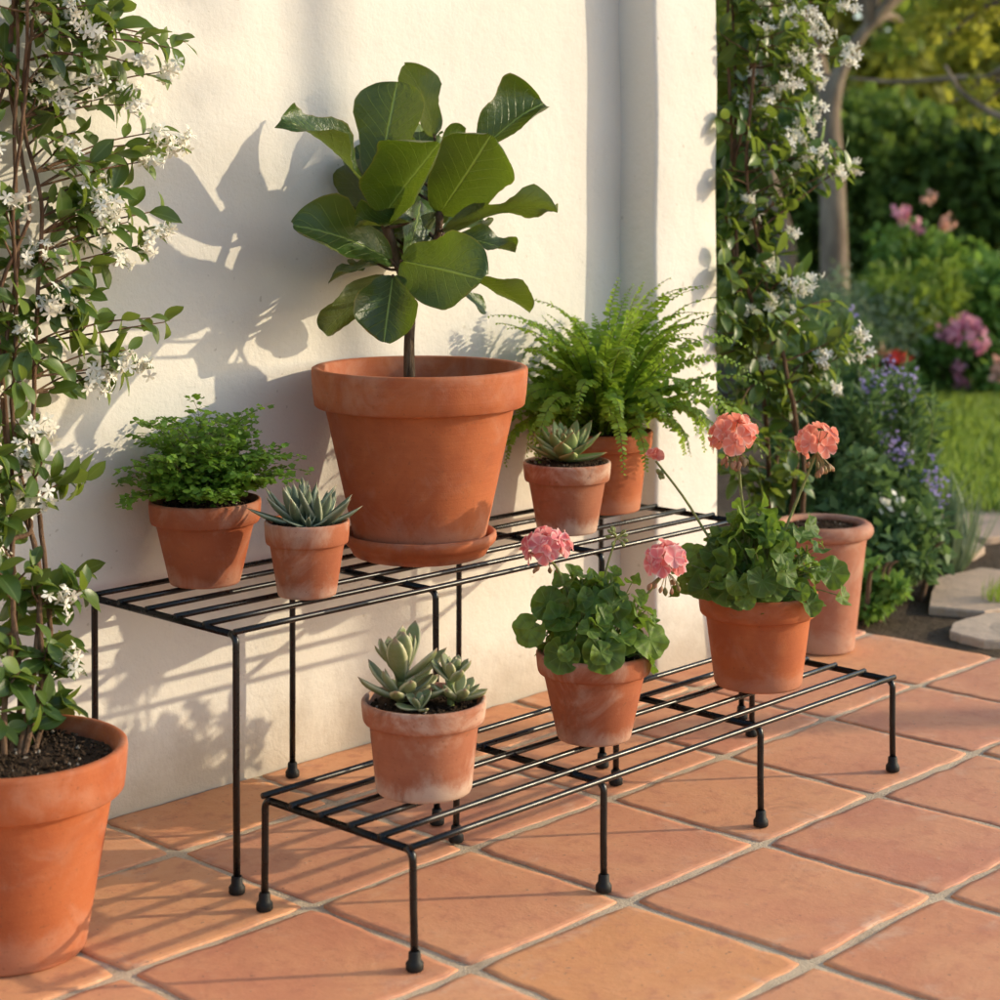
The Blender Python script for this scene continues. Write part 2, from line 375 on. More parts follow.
    gmat('hedge', 'hedge_leaf', [(0.055, 0.104, 0.023), (0.091, 0.156, 0.033), (0.169, 0.247, 0.049)], (0.312, 0.442, 0.065), .4)
    gmat('tree_gold', 'golden_tree_leaf', [(.15, .19, .028), (.25, .28, .04), (.38, .36, .06)], (.60, .58, .07), .5)
    gmat('tree_green', 'tree_leaf', [(0.072, 0.121, 0.022), (0.110, 0.182, 0.033), (0.198, 0.275, 0.050)], (0.440, 0.550, 0.066), .46)
    gmat('shrub_green', 'shrub_leaf', [(0.075, 0.155, 0.030), (0.127, 0.241, 0.046), (0.230, 0.368, 0.069)], (0.345, 0.529, 0.069))
    gmat('shrub_grey', 'silver_leaf', [(0.144, 0.204, 0.108), (0.216, 0.276, 0.156), (0.300, 0.348, 0.204)], (0.312, 0.408, 0.168), .25)
    gmat('shrub_lime', 'lime_leaf', [(.14, .22, .03), (.23, .32, .045), (.33, .40, .06)], (.4, .5, .05))
    gmat('sage', 'sage_leaf', [(0.060, 0.120, 0.041), (0.096, 0.168, 0.058), (0.168, 0.252, 0.096)], (0.240, 0.384, 0.096), .3)
    gmat('purple', 'lavender_petal', [(.24, .19, .46), (.34, .28, .58), (.46, .40, .68)], (.5, .42, .75), .35)
    gmat('pink', 'pink_petal', [(.62, .17, .28), (.72, .28, .38), (.80, .42, .48)], (.85, .4, .45), .35)
    gmat('red', 'red_petal', [(.50, .03, .03), (.62, .06, .05), (.7, .12, .09)], (.8, .1, .06), .35)
    gmat('magenta', 'magenta_bract', [(.50, .08, .12), (.6, .13, .17), (.7, .2, .2)], (.8, .16, .2), .35)
    gmat('peach', 'peach_petal', [(.72, .34, .24), (.78, .42, .30), (.8, .5, .38)], (.85, .5, .35), .35)
    gmat('grass', 'lawn_blade', [(0.078, 0.143, 0.026), (0.143, 0.221, 0.039), (0.260, 0.338, 0.058)], (0.494, 0.650, 0.078), .42)
    t = NT('garden_soil'); n1 = t.noise(3, 6, .65); n2 = t.noise(45, 5, .7)
    c = t.mix(t.map(n1, .3, .7), (.075, .05, .033), (.13, .095, .06)); c = t.mix(t.map(n2, .5, .7, 0, .7), c, (.04, .027, .018))
    t.bsdf(c, .95, .1, t.bump(n2, .9, .02)); M['earth'] = t.m
    t = NT('lawn_turf'); n1 = t.noise(6, 6, .65); n2 = t.noise(120, 4, .7)
    c = t.mix(t.map(n1, .3, .7), (.055, .10, .02), (.09, .14, .03)); c = t.mix(t.map(n2, .45, .7, 0, .7), c, (.03, .055, .012)); t.bsdf(c, .95, .1, t.bump(n2, .9, .02)); M['turf'] = t.m
    t = NT('flagstone'); n1 = t.noise(5, 6, .65); n2 = t.noise(50, 5, .7); u, v, r = t.attr()
    c = t.ramp(r, [(0, (.52, .36, .25)), (1, (.60, .46, .33))]); c = t.mix(t.map(n1, .4, .65, 0, .6), c, (.34, .27, .21)); c = t.mix(t.map(n2, .55, .75, 0, .5), c, (.22, .18, .14))
    t.bsdf(c, .85, .25, t.bump(t.math('ADD', n1, t.math('MULTIPLY', n2, .4)), .7, .015)); M['flag'] = t.m
mk_materials()

# ------------------------------------------------------------------ setting: ground, patio, wall
def structure(o): o['kind'] = 'structure'; return o
WALL, PIER, PA0, PA1 = 2.487, 2.397, 2.974, 3.173      # wall plane, pier face, pier from-to along the wall
g = MB(); n = 60; xs = np.linspace(-1, 1, n+1); xs = np.sign(xs)*np.abs(xs)**2.2*150
V = np.array([(x+4, y+4, -.035) for y in xs for x in xs]); F = [(j*(n+1)+i, j*(n+1)+i+1, (j+1)*(n+1)+i+1, (j+1)*(n+1)+i) for j in range(n) for i in range(n)]
g.add(V, F); structure(g.build('ground', M['earth']))

GA0, GB0, PA, PB = 1.745, 1.997, .305, .2965
A_END = GA0 + 6*PA
gr = MB(); gr.add([(-1.6, -1.6, -.0040), (A_END-.008, -1.6, -.0040), (A_END-.008, WALL+.02, -.0040), (-1.6, WALL+.02, -.0040),
                   (-1.6, -1.6, -.034), (A_END-.008, -1.6, -.034), (A_END-.008, WALL+.02, -.034), (-1.6, WALL+.02, -.034)],
                  [(0, 1, 2, 3), (0, 4, 5, 1), (1, 5, 6, 2)])
structure(gr.build('patio_grout', M['grout'], smooth=False))
ti = MB()
for i in range(-11, 6):
    for j in range(-12, 2):
        a0 = GA0+i*PA+.0075; a1 = a0+PA-.0150; b0 = GB0+j*PB+.0075; b1 = b0+PB-.0150
        if j == 1: b1 = WALL-.004
        k = 9; pts = []
        for (x0, y0, x1, y1) in ((a0, b0, a1, b0), (a1, b0, a1, b1), (a1, b1, a0, b1), (a0, b1, a0, b0)):
            for q in range(k):
                t_ = q/k; wv = .0020*math.sin(t_*5+random.random()*2+i*3+j) + random.gauss(0, .0011) - (.004 if random.random() < .025 else 0)
                if q == 0: wv = 0
                nx, ny = (y1-y0), -(x1-x0); ln = math.hypot(nx, ny)
                pts.append((x0+(x1-x0)*t_+nx/ln*wv, y0+(y1-y0)*t_+ny/ln*wv))
        pts = np.array(pts); c = pts.mean(0); rr = random.random()
        dev = pts-c
        # round the four corners a little
        for q in range(0, 4*k, k): dev[q] *= .978
        tz = random.uniform(-.0018, 0); tx, ty = random.gauss(0, .002), random.gauss(0, .002)
        rings = [(1.0, -.0052, 1.0), (.9985, -.0012, 1.0), (.994, -.0003, .98), (.93, -.0001, .85), (.55, 0, .5)]
        V = []; D = []
        for s_, z_, e_ in rings:
            q = c+dev*s_
            zz = tz+z_+(q[:, 0]-c[0])*tx+(q[:, 1]-c[1])*ty if s_ < 1 else np.full(len(q), z_-.002)
            V.append(np.column_stack([q, np.minimum(zz, .0003)])); D.append(np.tile([[e_, 0, rr]], (len(q), 1)))
        m = len(pts); F = [(a*m+b, a*m+(b+1) % m, (a+1)*m+(b+1) % m, (a+1)*m+b) for a in range(4) for b in range(m)]
        F.append(tuple(4*m+b for b in range(m)))
        ti.add(np.concatenate(V), F, np.concatenate(D))
structure(ti.build('patio_tiles', M['tile']))

def wall_box(mb, a0, a1, b0, b1, z0, z1, step=.06, skip=()):
    """A box of plastered wall whose faces are gridded and gently uneven."""
    na, nb, nz = max(2, int((a1-a0)/step)), max(2, int((b1-b0)/step)), max(2, int((z1-z0)/step))
    def face(P, Q, nn, mm):
        pass
    idx = {}; V = []; F = []
    def vid(i, j, k):
        key = (i, j, k)
        if key not in idx: idx[key] = len(V); V.append((a0+(a1-a0)*i/na, b0+(b1-b0)*j/nb, z0+(z1-z0)*k/nz))
        return idx[key]
    for i in range(na):
        for k in range(nz):
            F.append((vid(i, 0, k), vid(i+1, 0, k), vid(i+1, 0, k+1), vid(i, 0, k+1))); F.append((vid(i, nb, k), vid(i, nb, k+1), vid(i+1, nb, k+1), vid(i+1, nb, k)))
    for j in range(nb):
        for k in range(nz):
            F.append((vid(0, j, k), vid(0, j, k+1), vid(0, j+1, k+1), vid(0, j+1, k))); F.append((vid(na, j, k), vid(na, j+1, k), vid(na, j+1, k+1), vid(na, j, k+1)))
    for i in range(na):
        for j in range(nb): F.append((vid(i, j, nz), vid(i+1, j, nz), vid(i+1, j+1, nz), vid(i, j+1, nz)))
    V = np.array(V)
    un = .0016*np.sin(V[:, 0]*7.3+V[:, 2]*3.1)+.0013*np.sin(V[:, 2]*11.7-V[:, 0]*5.2+1)+.0008*np.sin(V[:, 0]*23+V[:, 2]*17)
    V[:, 1] += un*(V[:, 1] < (b0+b1)/2)
    V[:, 0] += .0012*np.sin(V[:, 2]*9.1+V[:, 1]*7)
    mb.add(V, F)

hw = thing('house_wall', 'cream plastered garden wall behind the plant stands', 'wall', (1.0, WALL, 0))
m = MB(); wall_box(m, -1.5, PA0+.01, WALL, WALL+.32, -.03, 3.2); wl = m.build('wall', M['stucco'], hw)
m = MB(); wall_box(m, PA0, PA1, PIER, WALL+.325, -.03, 3.2, .05); pr = m.build('pier', M['stucco'], hw)
for o in (wl, pr):
    b = o.modifiers.new('round_edges', 'BEVEL'); b.width = .009; b.segments = 3; b.limit_method = 'ANGLE'; b.angle_limit = math.radians(50)

# ------------------------------------------------------------------ plant stands
ROD, BAR = .0050, .0042
def foot_profile(z0=0):
    return [(0, 0), (.0098, 0), (.0112, .0015), (.0112, .0085), (.0096, .011), (.0080, .013), (.0076, .022), (.0066, .0235), (.0052, .024)]
def stand(label, a_list, b0, b1, top):
    t = thing('plant_stand', label, 'plant stand', ((a_list[0]+a_list[-1])/2, (b0+b1)/2, 0), 'wire plant stands against the wall')
    zb = top-BAR; zr = zb-.0050
    for i in range(6):
        b = b0+(b1-b0)*i/5; bm_ = MB()
        sag = .0012*random.uniform(-1, 1)
        P = np.array([(a_list[0]-.004, b, zb), (a_list[0]+(a_list[-1]-a_list[0])*.33, b+sag, zb), (a_list[0]+(a_list[-1]-a_list[0])*.66, b-sag, zb), (a_list[-1]+.004, b, zb)])
        tube(bm_, smooth_path(P, 10), BAR, 10); bm_.build('bar', M['steel'], t)
    for ai, a in enumerate(a_list):
        e0 = b0+.013; e1 = b1-.013
        r_ = MB(); tube(r_, np.array([(a, e0, zr), (a, (e0+e1)/2, zr), (a, e1, zr)]), ROD, 10)
        for i in range(1, 5):     # weld beads under the bars
            b = b0+(b1-b0)*i/5; tube(r_, [(a, b-.0062, zr+.001), (a, b-.0035, zr+.0018), (a, b, zr+.002), (a, b+.0035, zr+.0018), (a, b+.0062, zr+.001)], [.0015, .0050, .0055, .0050, .0015], 8); r_.build('cross_rail', M['steel'], t)
        for sgn, b, e in ((1, b0, e0), (-1, b1, e1)):
            lg = MB(); P = [(a, e, zr)]; R = .012
            for q in range(0, 7):
                an = q/6*math.pi/2; P.append((a, b+sgn*.001+sgn*R*(1-math.sin(an)), zr-R*(1-math.cos(an))))
            lean = random.uniform(-.002, .002)
            P += [(a+lean*.5, b+sgn*.001, zr*.5), (a+lean, b, .006)]
            tube(lg, np.array(P), ROD, 12)
            lo = lg.build('leg', M['steel'], t)
            fm = MB(); lathe(fm, foot_profile(), (a+lean, b, 0.0), 20); sub(fm, 'rubber_foot', M['rubber'], lo)
    return t
TALL, LOW = .361, .157
stand('tall black wire plant stand standing against the wall', [1.702, 2.085, 2.47, 2.855], 2.104, 2.436, TALL)
stand('low black wire plant stand in front of the taller stand', [1.690, 2.053, 2.416, 2.782], 1.745, 2.030, LOW)

# ------------------------------------------------------------------ pots
def pot_geo(cx, ybot, rimw, rimcy, basew, z):
    yc = ybot
    for _ in range(6):
        e = (yc-HOR)/FPX; yc = ybot-basew/2*e
    d = (CAMH-z)*FPX/(yc-HOR); p = at_d(cx, yc, d); p[2] = z
    return p, rimw/2*d/FPX, basew/2*d/FPX, CAMH-(rimcy-HOR)*d/FPX-z

def pot_mesh(p, R, r, H, rimfrac=.24, wall=None, lip=1.0, n=72, style='band', wob=.004):
    mb = MB(); t = wall or max(.006, R*.085); rh = H*rimfrac
    body_top = r+(R*.885-r)*(1-rimfrac+.02)/(1.0)
    body_top = R*.875
    P = [(0, .0), (r*.9, 0), (r*.975, .001), (r, .005)]
    zt = H-rh
    for q in range(1, 8): P.append((r+(body_top-r)*q/8, .005+(zt-.005)*q/8))
    if style == 'band':
        P += [(body_top, zt-.002), (body_top+.001, zt), (R*.955, zt+.0005), (R*.97, zt+.003), (R*.985, zt+rh*.35), (R*.997, zt+rh*.75), (R, H-.006), (R*.996, H-.002), (R-t*.28, H), (R-t*.72, H), (R-t, H-.003)]
    else:
        c = .016; P += [(body_top, zt-.004), (body_top*.985, zt), (R*.93, zt+.001)]
        for q in range(9):
            an = -math.pi*.45+q/8*math.pi*1.1; P.append((R-c+c*math.cos(an), H-c+c*math.sin(an)))
        P.append((R-2*c, H-.010))
    P += [(R-t*1.15, H-rh*.6), (body_top-t, zt-.004), (r+(body_top-r)*.5-t, H*.4), (max(r-t, .004), .012), (0, .012)]
    lathe(mb, P, p, n, wob)
    return mb, t

def soil_mesh(c, R, z, nbits=260, rough=.004):
    mb = MB(); n, m = 40, 12; V = [(c[0], c[1], z+rough)]; D = [(0, 0, .4)]
    for i in range(1, m+1):
        for j in range(n):
            r = R*i/m; an = j/n*2*math.pi
            V.append((c[0]+r*math.cos(an), c[1]+r*math.sin(an), z+random.uniform(-rough, rough)+rough*(1-(i/m)**2))); D.append((0, 0, random.uniform(.1, .75)))
    F = [(0, 1+j, 1+(j+1) % n) for j in range(n)]
    F += [(1+(i-1)*n+j, 1+i*n+j, 1+i*n+(j+1) % n, 1+(i-1)*n+(j+1) % n) for i in range(1, m) for j in range(n)]
    mb.add(V, F, D)
    # crumbs and perlite
    O = np.array([(0, 0, 0), (1, 0, 0), (-1, 0, 0), (0, 1, 0), (0, -1, 0), (0, 0, 1), (0, 0, -1)], float)[1:]
    TF = [(0, 2, 4), (2, 1, 4), (1, 3, 4), (3, 0, 4), (2, 0, 5), (1, 2, 5), (3, 1, 5), (0, 3, 5)]
    for i in range(nbits):
        r = R*.96*math.sqrt(random.random()); an = random.random()*6.283; s = random.uniform(.0012, .0042)*(1 if R < .08 else 1.2)
        A = RNG.normal(size=(3, 3)); q, _ = np.linalg.qr(A); V = (O*np.array([1, .75, .6]))@q*s+np.array([c[0]+r*math.cos(an), c[1]+r*math.sin(an), z+rough+s*.2])
        mb.add(V, TF, np.tile([[0, 0, random.uniform(.1, .9) if random.random() > .08 else .97]], (6, 1)))
    return mb

def potted(name, label, spec, mat, soil_drop=.018, rimfrac=.24, style='band', group=None, nbits=260, p=None):
    cx, yb, rw, rc, bw, z = spec
    q, R, r, H = pot_geo(cx, yb, rw, rc, bw, z)
    if p is not None: q = np.array([p[0], p[1], z])
    t = thing(name, label, 'potted plant', tuple(q), group)
    mb, th = pot_mesh(q, R, r, H, rimfrac, style=style); mb.build('pot', mat, t)
    zs = q[2]+H-soil_drop; Rs = (R-th*1.2)-(soil_drop/H)*(R-r)*.8
    soil_mesh(q, Rs-.001, zs, nbits).build('soil', M['soil'], t)
    return t, np.array([q[0], q[1], zs]), R, H

# ---- fiddle-leaf fig on its saucer
SAUC = .0  # placed below
def fig():
    c = np.array([2.226, 2.284, TALL]); d = dep(c); s = d/FPX
    sx = thing('pot_saucer', 'round terracotta saucer under the big fig pot on the tall stand', 'saucer', tuple(c))
    m = MB(); R = 77*s
    lathe(m, [(0, 0), (R*.80, 0), (R*.86, .003), (R*.90, .012), (R*.93, .018), (R*.955, .020), (R*.985, .024), (R, .030), (R*.995, .037), (R*.97, .0395), (R*.94, .038), (R*.90, .026), (R*.84, .014), (R*.78, .0105), (0, .0105)], c, 80, .003)
    m.build('dish', M['pot_new'], sx)
    p = c+np.array([0, 0, .0108])
    t = thing('potted_fig', 'large fiddle leaf fig tree in a big orange terracotta pot', 'potted plant', tuple(p))
    Rr = 108.5*s; H = (CAMH-(366-HOR)*s)-p[2]
    m, th = pot_mesh(p, Rr, 64*s, H, .215, n=96, wob=.002); m.build('pot', M['pot_new'], t)
    zs = p[2]+H-.052
    soil_mesh(p, Rr-th*2.1-.004, zs, 300, .005).build('soil', M['soil'], t)
    def cp(x, y, off=0.0): return at_d(260+.32*x, 40+.32*y, d+off)
    tr = MB()
    root = np.array([p[0], p[1], zs-.01]); rp = RT*((410-500)/FPX*d)+FW*d; root[:2] = rp[:2]
    main = smooth_path([root, cp(466, 960), cp(470, 860, -.003), cp(462, 780), cp(428, 690, .006), cp(408, 620, 0), cp(385, 555, -.01), cp(388, 480, 0), cp(420, 400, .01)], 40)
    tube(tr, main, [.0105, .0085, .0088, .0080, .0078, .0065, .0045], 12)
    br = smooth_path([cp(466, 800), cp(490, 720, .03), cp(545, 640, .05), cp(562, 560, .03), cp(558, 500, .04), cp(560, 400, .05)], 24)
    tube(tr, br, [.0075, .0065, .006, .0055, .004], 10)
    for q in range(26):   # leaf scars and nodes
        i = random.randrange(8, 36); a = rdir(1)[0]*.007; tube(tr, [main[i], main[i]+a, main[i]+a*1.25], [.004, .0028, .001], 6)
    leaves = [  # base, tip (crop pixels), width, normal in (right, up, towards viewer), base and tip depth, fold, bulge, wave
        ((372, 455), (432, 132), 205, (-.25, .25, .9), .02, .03, .18, .05, .02),
        ((352, 490), (76, 236), 128, (-.45, .65, .6), .00, -.08, .5, .06, .04),
        ((545, 300), (468, 82), 118, (.45, .15, -.8), .06, .08, .30, .05, .03),
        ((690, 345), (885, 190), 165, (-.25, .50, .8), .03, .05, .40, .06, .03),
        ((560, 545), (722, 300), 222, (.28, .18, .93), .02, -.04, .10, .03, .02),
        ((378, 560), (568, 318), 190, (-.55, -.25, .75), -.03, -.09, .75, .05, .04),
        ((372, 545), (186, 405), 125, (.1, .45, -.85), .05, .08, .25, .04, .03),
        ((412, 690), (108, 575), 175, (-.05, .55, .8), -.01, -.07, .22, .07, .025),
        ((482, 560), (302, 565), 84, (0, .85, .5), -.05, -.09, .45, -.04, .03),
        ((572, 592), (928, 505), 92, (.15, .75, -.55), .00, -.03, .35, .05, .04),
        ((440, 690), (684, 742), 218, (-.12, .30, .95), -.05, -.11, .14, .03, .03),
        ((590, 612), (796, 668), 88, (.1, .8, .5), .03, .03, .35, .06, .06),
        ((676, 750), (848, 846), 112, (.35, .65, -.6), .02, .02, .25, .05, .03),
        ((640, 790), (708, 846), 54, (.4, .6, .5), .03, .04, .2, .04, .02),
        ((416, 736), (388, 932), 172, (.02, .12, 1.0), -.06, -.10, .10, .02, .03),
        ((384, 736), (204, 918), 112, (-.45, .35, -.75), -.01, -.03, .25, .05, .03),
        ((372, 702), (212, 752), 62, (-.15, .9, .35), -.01, -.02, .3, .06, .03),
        ((505, 440), (498, 282), 110, (.1, .2, .95), .07, .09, .2, .03, .02),
        ((552, 540), (478, 655), 78, (-.4, .3, -.8), .05, .03, .3, .04, .02),
        ((372, 490), (284, 348), 92, (.3, .3, -.85), .07, .10, .2, .03, .02),
        ((440, 690), (492, 622), 66, (.2, .4, -.8), .05, .06, .2, .03, .02),
        ((556, 560), (516, 468), 60, (.3, .3, .85), .05, .06, .4, .03, .02),
        ((450, 700), (520, 560), 120, (.2, .3, -.9), .09, .12, .2, .04, .03),
        ((430, 640), (330, 560), 100, (.2, .4, .85), .08, .11, .3, .04, .03),
        ((415, 600), (452, 330), 190, (.95, .1, .3), .03, .10, .2, .04, .03),  # sideways leaves start here: mostly hidden, added to fill out the wall shadow
        ((420, 640), (470, 420), 200, (.95, .2, -.2), .05, .14, .2, .04, .03),
        ((450, 700), (505, 470), 190, (.9, .2, .3), -.01, .06, .2, .04, .03),
        ((455, 740), (500, 640), 150, (.8, .5, .3), .04, .14, .2, .05, .03),
        ((380, 520), (300, 330), 110, (-.1, .3, .9), .06, .08, .35, .06, .05),
        ((560, 470), (650, 290), 120, (.25, .3, .9), .07, .10, .35, .05, .05),
        ((480, 470), (470, 300), 120, (-.35, .2, .9), .04, .02, .45, .05, .05),
        ((575, 600), (700, 560), 96, (.2, .7, .6), .05, .09, .35, .05, .05),
        ((420, 700), (300, 690), 84, (-.2, .75, .6), .03, .08, .3, .05, .05),
        ((455, 760), (560, 800), 96, (.3, .6, .7), .03, .07, .3, .05, .05),
        ((470, 520), (520, 250), 150, (.6, .2, .75), .10, .14, .3, .05, .04),
        ((400, 600), (250, 470), 130, (-.2, .5, .8), .07, .12, .3, .05, .04),
        ((470, 600), (610, 500), 130, (.1, .6, .75), .08, .12, .3, .05, .04),
        ((455, 720), (560, 640), 110, (.3, .6, .7), .05, .07, .3, .05, .04),
        ((395, 600), (330, 680), 90, (-.3, .4, .8), .04, .05, .3, .05, .04),
        ((560, 480), (556, 300), 150, (.95, .1, .25), .03, .05, .2, .04, .03),
    ]
    objs = []
    for k, (b, tp, wd, nn, o0, o1, fold, bul, wave) in enumerate(leaves):
        P0 = cp(b[0], b[1], o0*1.5); P1 = cp(tp[0], tp[1], o1*1.7)
        P0[1] = min(P0[1], WALL-.03); P1[1] = min(P1[1], WALL-.03)
        nv = nn[0]*RT+nn[1]*UP-nn[2]*FW
        Y = P1-P0; L = np.linalg.norm(Y); X, Y, Z = frames(Y[None], nv[None]); X, Y, Z = X[0], Y[0], Z[0]
        W = wd*.32*s/2
        T = MB(); NU, NV = 12, 26; V = []; D = []; ph = random.random()*6; curl = random.uniform(-.05, .14); wave *= 2.0; lift = (random.uniform(-.25, .75), random.uniform(-.25, .75))
        fv = [q[0] for q in FIDDLE]; fw_ = [q[1] for q in FIDDLE]
        for i in range(NV+1):
            v = i/NV; vs = 1-(1-v)**1.45
            hw_ = np.interp(vs, [0, .05, .12, .25, .38, .5, .64, .76], [.10, .34, .50, .66, .76, .84, .96, 1.0])*(math.sqrt(max(0, 1-((vs-.76)/.245)**2)) if vs > .76 else 1)
            hw_ *= 1+.04*math.sin(vs*12+ph)
            for j in range(NU+1):
                u = -1+2*j/NU
                z = abs(u)**1.3*hw_*W*math.tan(fold)*1.05+bul*L*4*vs*(1-vs)+wave*L*math.sin(vs*10+ph+(1.7 if u > 0 else 0))*abs(u)**2.2*(.3+vs)
                z -= curl*L*max(0, vs-.55)**2*4
                z += lift[0 if u < 0 else 1]*abs(u)**3.2*hw_*W*(.4+.6*vs)
                z += -.014*L*abs(math.sin((vs-abs(u)*.3)*9*math.pi))   # quilting between side veins
                asym = 1+.06*math.sin(ph)*np.sign(u)
                V.append(P0+X*(u*hw_*W*1.14*asym)*math.cos(fold*.5)+Y*(vs*L)+Z*z); D.append((u, vs, (k*.377) % 1))
        wq = NU+1; F = [(i*wq+j, i*wq+j+1, (i+1)*wq+j+1, (i+1)*wq+j) for i in range(NV) for j in range(NU)]
        V = np.array(V); V[:, 1] = np.minimum(V[:, 1], WALL-.012)
        T.add(V, F, D); objs.append(T)
        # petiole to the nearer stem
        allp = np.concatenate([main[14:], br[3:]]); j = np.argmin(np.linalg.norm(allp-(P0-np.array([0, 0, .02])), axis=1)); q0 = allp[j]
        tube(tr, smooth_path([q0, (q0+P0)/2+np.array([0, 0, -.004]), P0, P0+Y*.03*L+Z*bul*L*.11], 8), [.0032, .0024, .0016], 6)
    tr.build('trunk', M['ficus_bark'], t)
    for T in objs: T.build('leaf', M['ficus'], t)
fig()

# ---- ferns
PINNA = [grid_leaf([(0, .5), (.12, .95), (.35, 1), (.7, .85), (.92, .5), (1, .1)], .25, 2, 4, f, b, .03, 9, p_) for f, b, p_ in ((.15, .12, 0), (.3, .25, 2), (.0, .05, 4))]
def fern(t, c, nfr, spread, reach, up, mat, lim, bias=None, droop=1.0, pl=(.014, .0165)):
    stem = MB(); fol = MB()
    for k in range(nfr):
        az = k*2.39996+random.gauss(0, .25); f = (k+.5)/nfr
        el = math.radians(90-56*f**1.1+random.gauss(0, 8))
        L = reach*(random.uniform(.6, 1.12))*(1.08-.12*f)
        if bias is not None: L *= bias(az)
        dr0 = droop*random.uniform(.45, 1.75)*(.8 if f < .45 else 1.25)
        hd = np.array([math.cos(az), math.sin(az), 0]); p = c+hd*random.uniform(.004, .022)+np.array([0, 0, -.004]); n = 34; pts = [p]
        e = el; 
        for i in range(n):
            v = hd*math.cos(e)+UP*math.sin(e); p = p+v*L/n; pts.append(p); e -= dr0*(.35+1.9*(i/n)**1.5)*(.037+.016*random.random())*(1.0-.15*f)*(1 if e > -1.3 else 0)
        pts = np.array(pts)
        pts[:, 1] = np.minimum(pts[:, 1], lim(pts[:, 0])-.004*random.random())
        tube(stem, pts[::2], [.0011, .0008, .0004], 5, False)
        T = nrm(np.gradient(pts, axis=0)); tw = random.gauss(0, .35)
        N = nrm(np.cross(np.cross(T, UP+hd*.2)+1e-6, T)); Sd = np.cross(T, N); N2 = N*math.cos(tw)+Sd*math.sin(tw); Sd = np.cross(T, N2)
        ii = np.arange(3, n+1)
        sub_ = np.repeat(ii, 2); O = pts[sub_]+np.tile([[0, 0, 0]], (len(sub_), 1)); O[1::2] += T[sub_[1::2]]*L/n*.5
        sg = np.tile([1, -1], len(ii))[:, None]
        fr = (sub_-3)/(n-3)
        ln = (pl[1]*np.sin(np.clip(.35+fr*2.75, 0, 3.0))+.004)*random.uniform(.85, 1.1)
        dr = Sd[sub_]*sg+T[sub_]*.35+RNG.normal(size=(len(sub_), 3))*.16-UP*.12
        keep = O[:, 1] < lim(O[:, 0])-.002
        place(fol, PINNA, O[keep], dr[keep], (N2[sub_]+RNG.normal(size=(len(sub_), 3))*.35)[keep], ln[keep], ln[keep]*1.15, np.clip(random.random()*.6+RNG.random(keep.sum())*.4, 0, 1))
    stem.build('stem', M['wiry'], t); fol.build('foliage', mat, t)
def wall_lim(a): return np.where(a > PA0-.02, PIER-.012, WALL-.014)
t, c, R, H = potted('potted_fern', 'arching green sword fern in a plain orange pot near the pier', (603, 516, 100, 430, 74, TALL), M['pot_new'], .014, .23)
fern(t, c, 140, .2, .312, 1, M['boston'], wall_lim, lambda az: 1.0+.04*math.cos(az+.85), 1.0)

FAN = []
for k in range(4):
    V = [(0, 0, 0)]; D = [(0, 0)]
    for i in range(7):
        an = -1.0+2.0*i/6; r = 1+.12*math.sin(i*2.1+k*1.7); V.append((math.sin(an)*r*.62, math.cos(an)*r, -.12*abs(an)+.05*math.sin(i*2+k))); D.append((an, 1))
    FAN.append((np.array(V), [(0, i+1, i+2) for i in range(6)], np.array(D)))
def maidenhair(t, c):
    stem = MB(); fol = MB(); O = []; Dr = []; Nn = []; Ls = []; Rn = []
    for k in range(58):
        az = k*2.39996+random.gauss(0, .3); f = (k+.5)/58; el = math.radians(90-52*f**.9+random.gauss(0, 9))
        hd = np.array([math.cos(az), math.sin(az), 0]); L = random.uniform(.085, .195)*(1.0-.28*f)
        p = c+hd*random.uniform(.0, .03); e = el; pts = [p]; n = 16
        for i in range(n):
            v = hd*math.cos(e)+UP*math.sin(e); p = p+v*L/n; pts.append(p); e -= (.02+.16*(i/n)**1.5)*random.uniform(.6, 1.3)
        pts = np.array(pts); pts[:, 1] = np.minimum(pts[:, 1], WALL-.015)
        tube(stem, pts[::2], [.0009, .0006, .0003], 4, False)
        T = nrm(np.gradient(pts, axis=0)); rn = random.random()*.6
        for i in range(4, n+1):
            for sg in (1, -1):
                if random.random() < .22: continue
                sdv = nrm(np.cross(T[i], UP))*sg; bl = (.034*(1-((i-4)/(n-3))**1.3)+.006)*random.uniform(.7, 1.2)
                bd = nrm(sdv*.9+T[i]*.6+rdir(1)[0]*.3+UP*.05)
                m_ = max(1, int(bl/.0055))
                if bl > .012: tube(stem, [pts[i], pts[i]+bd*bl*.5, pts[i]+bd*bl], .0003, 3, False)
                for q in range(m_+1):
                    o = pts[i]+bd*bl*(q+1)/(m_+1)+rdir(1)[0]*.002; O.append(o); s2 = 1 if q % 2 else -1
                    Dr.append(bd*.5+np.cross(bd, UP)*s2*.8-UP*.15+rdir(1)[0]*.4); Nn.append(UP*1.0-FW*.35+RT*.25+rdir(1)[0]*.55); Ls.append(random.uniform(.0070, .0128)); Rn.append(min(1, rn+random.random()*.4))
    O = np.array(O); k_ = O[:, 1] < WALL-.012
    place(fol, FAN, O[k_], np.array(Dr)[k_], np.array(Nn)[k_], np.array(Ls)[k_], None, np.array(Rn)[k_])
    stem.build('stem', M['wiry'], t); fol.build('foliage', M['maiden'], t)
t, c, R, H = potted('potted_fern', 'bushy maidenhair fern with tiny leaflets in a brown clay pot', (205, 590, 112, 499, 71, TALL), M['pot_fern'], .012, .27)
maidenhair(t, c)

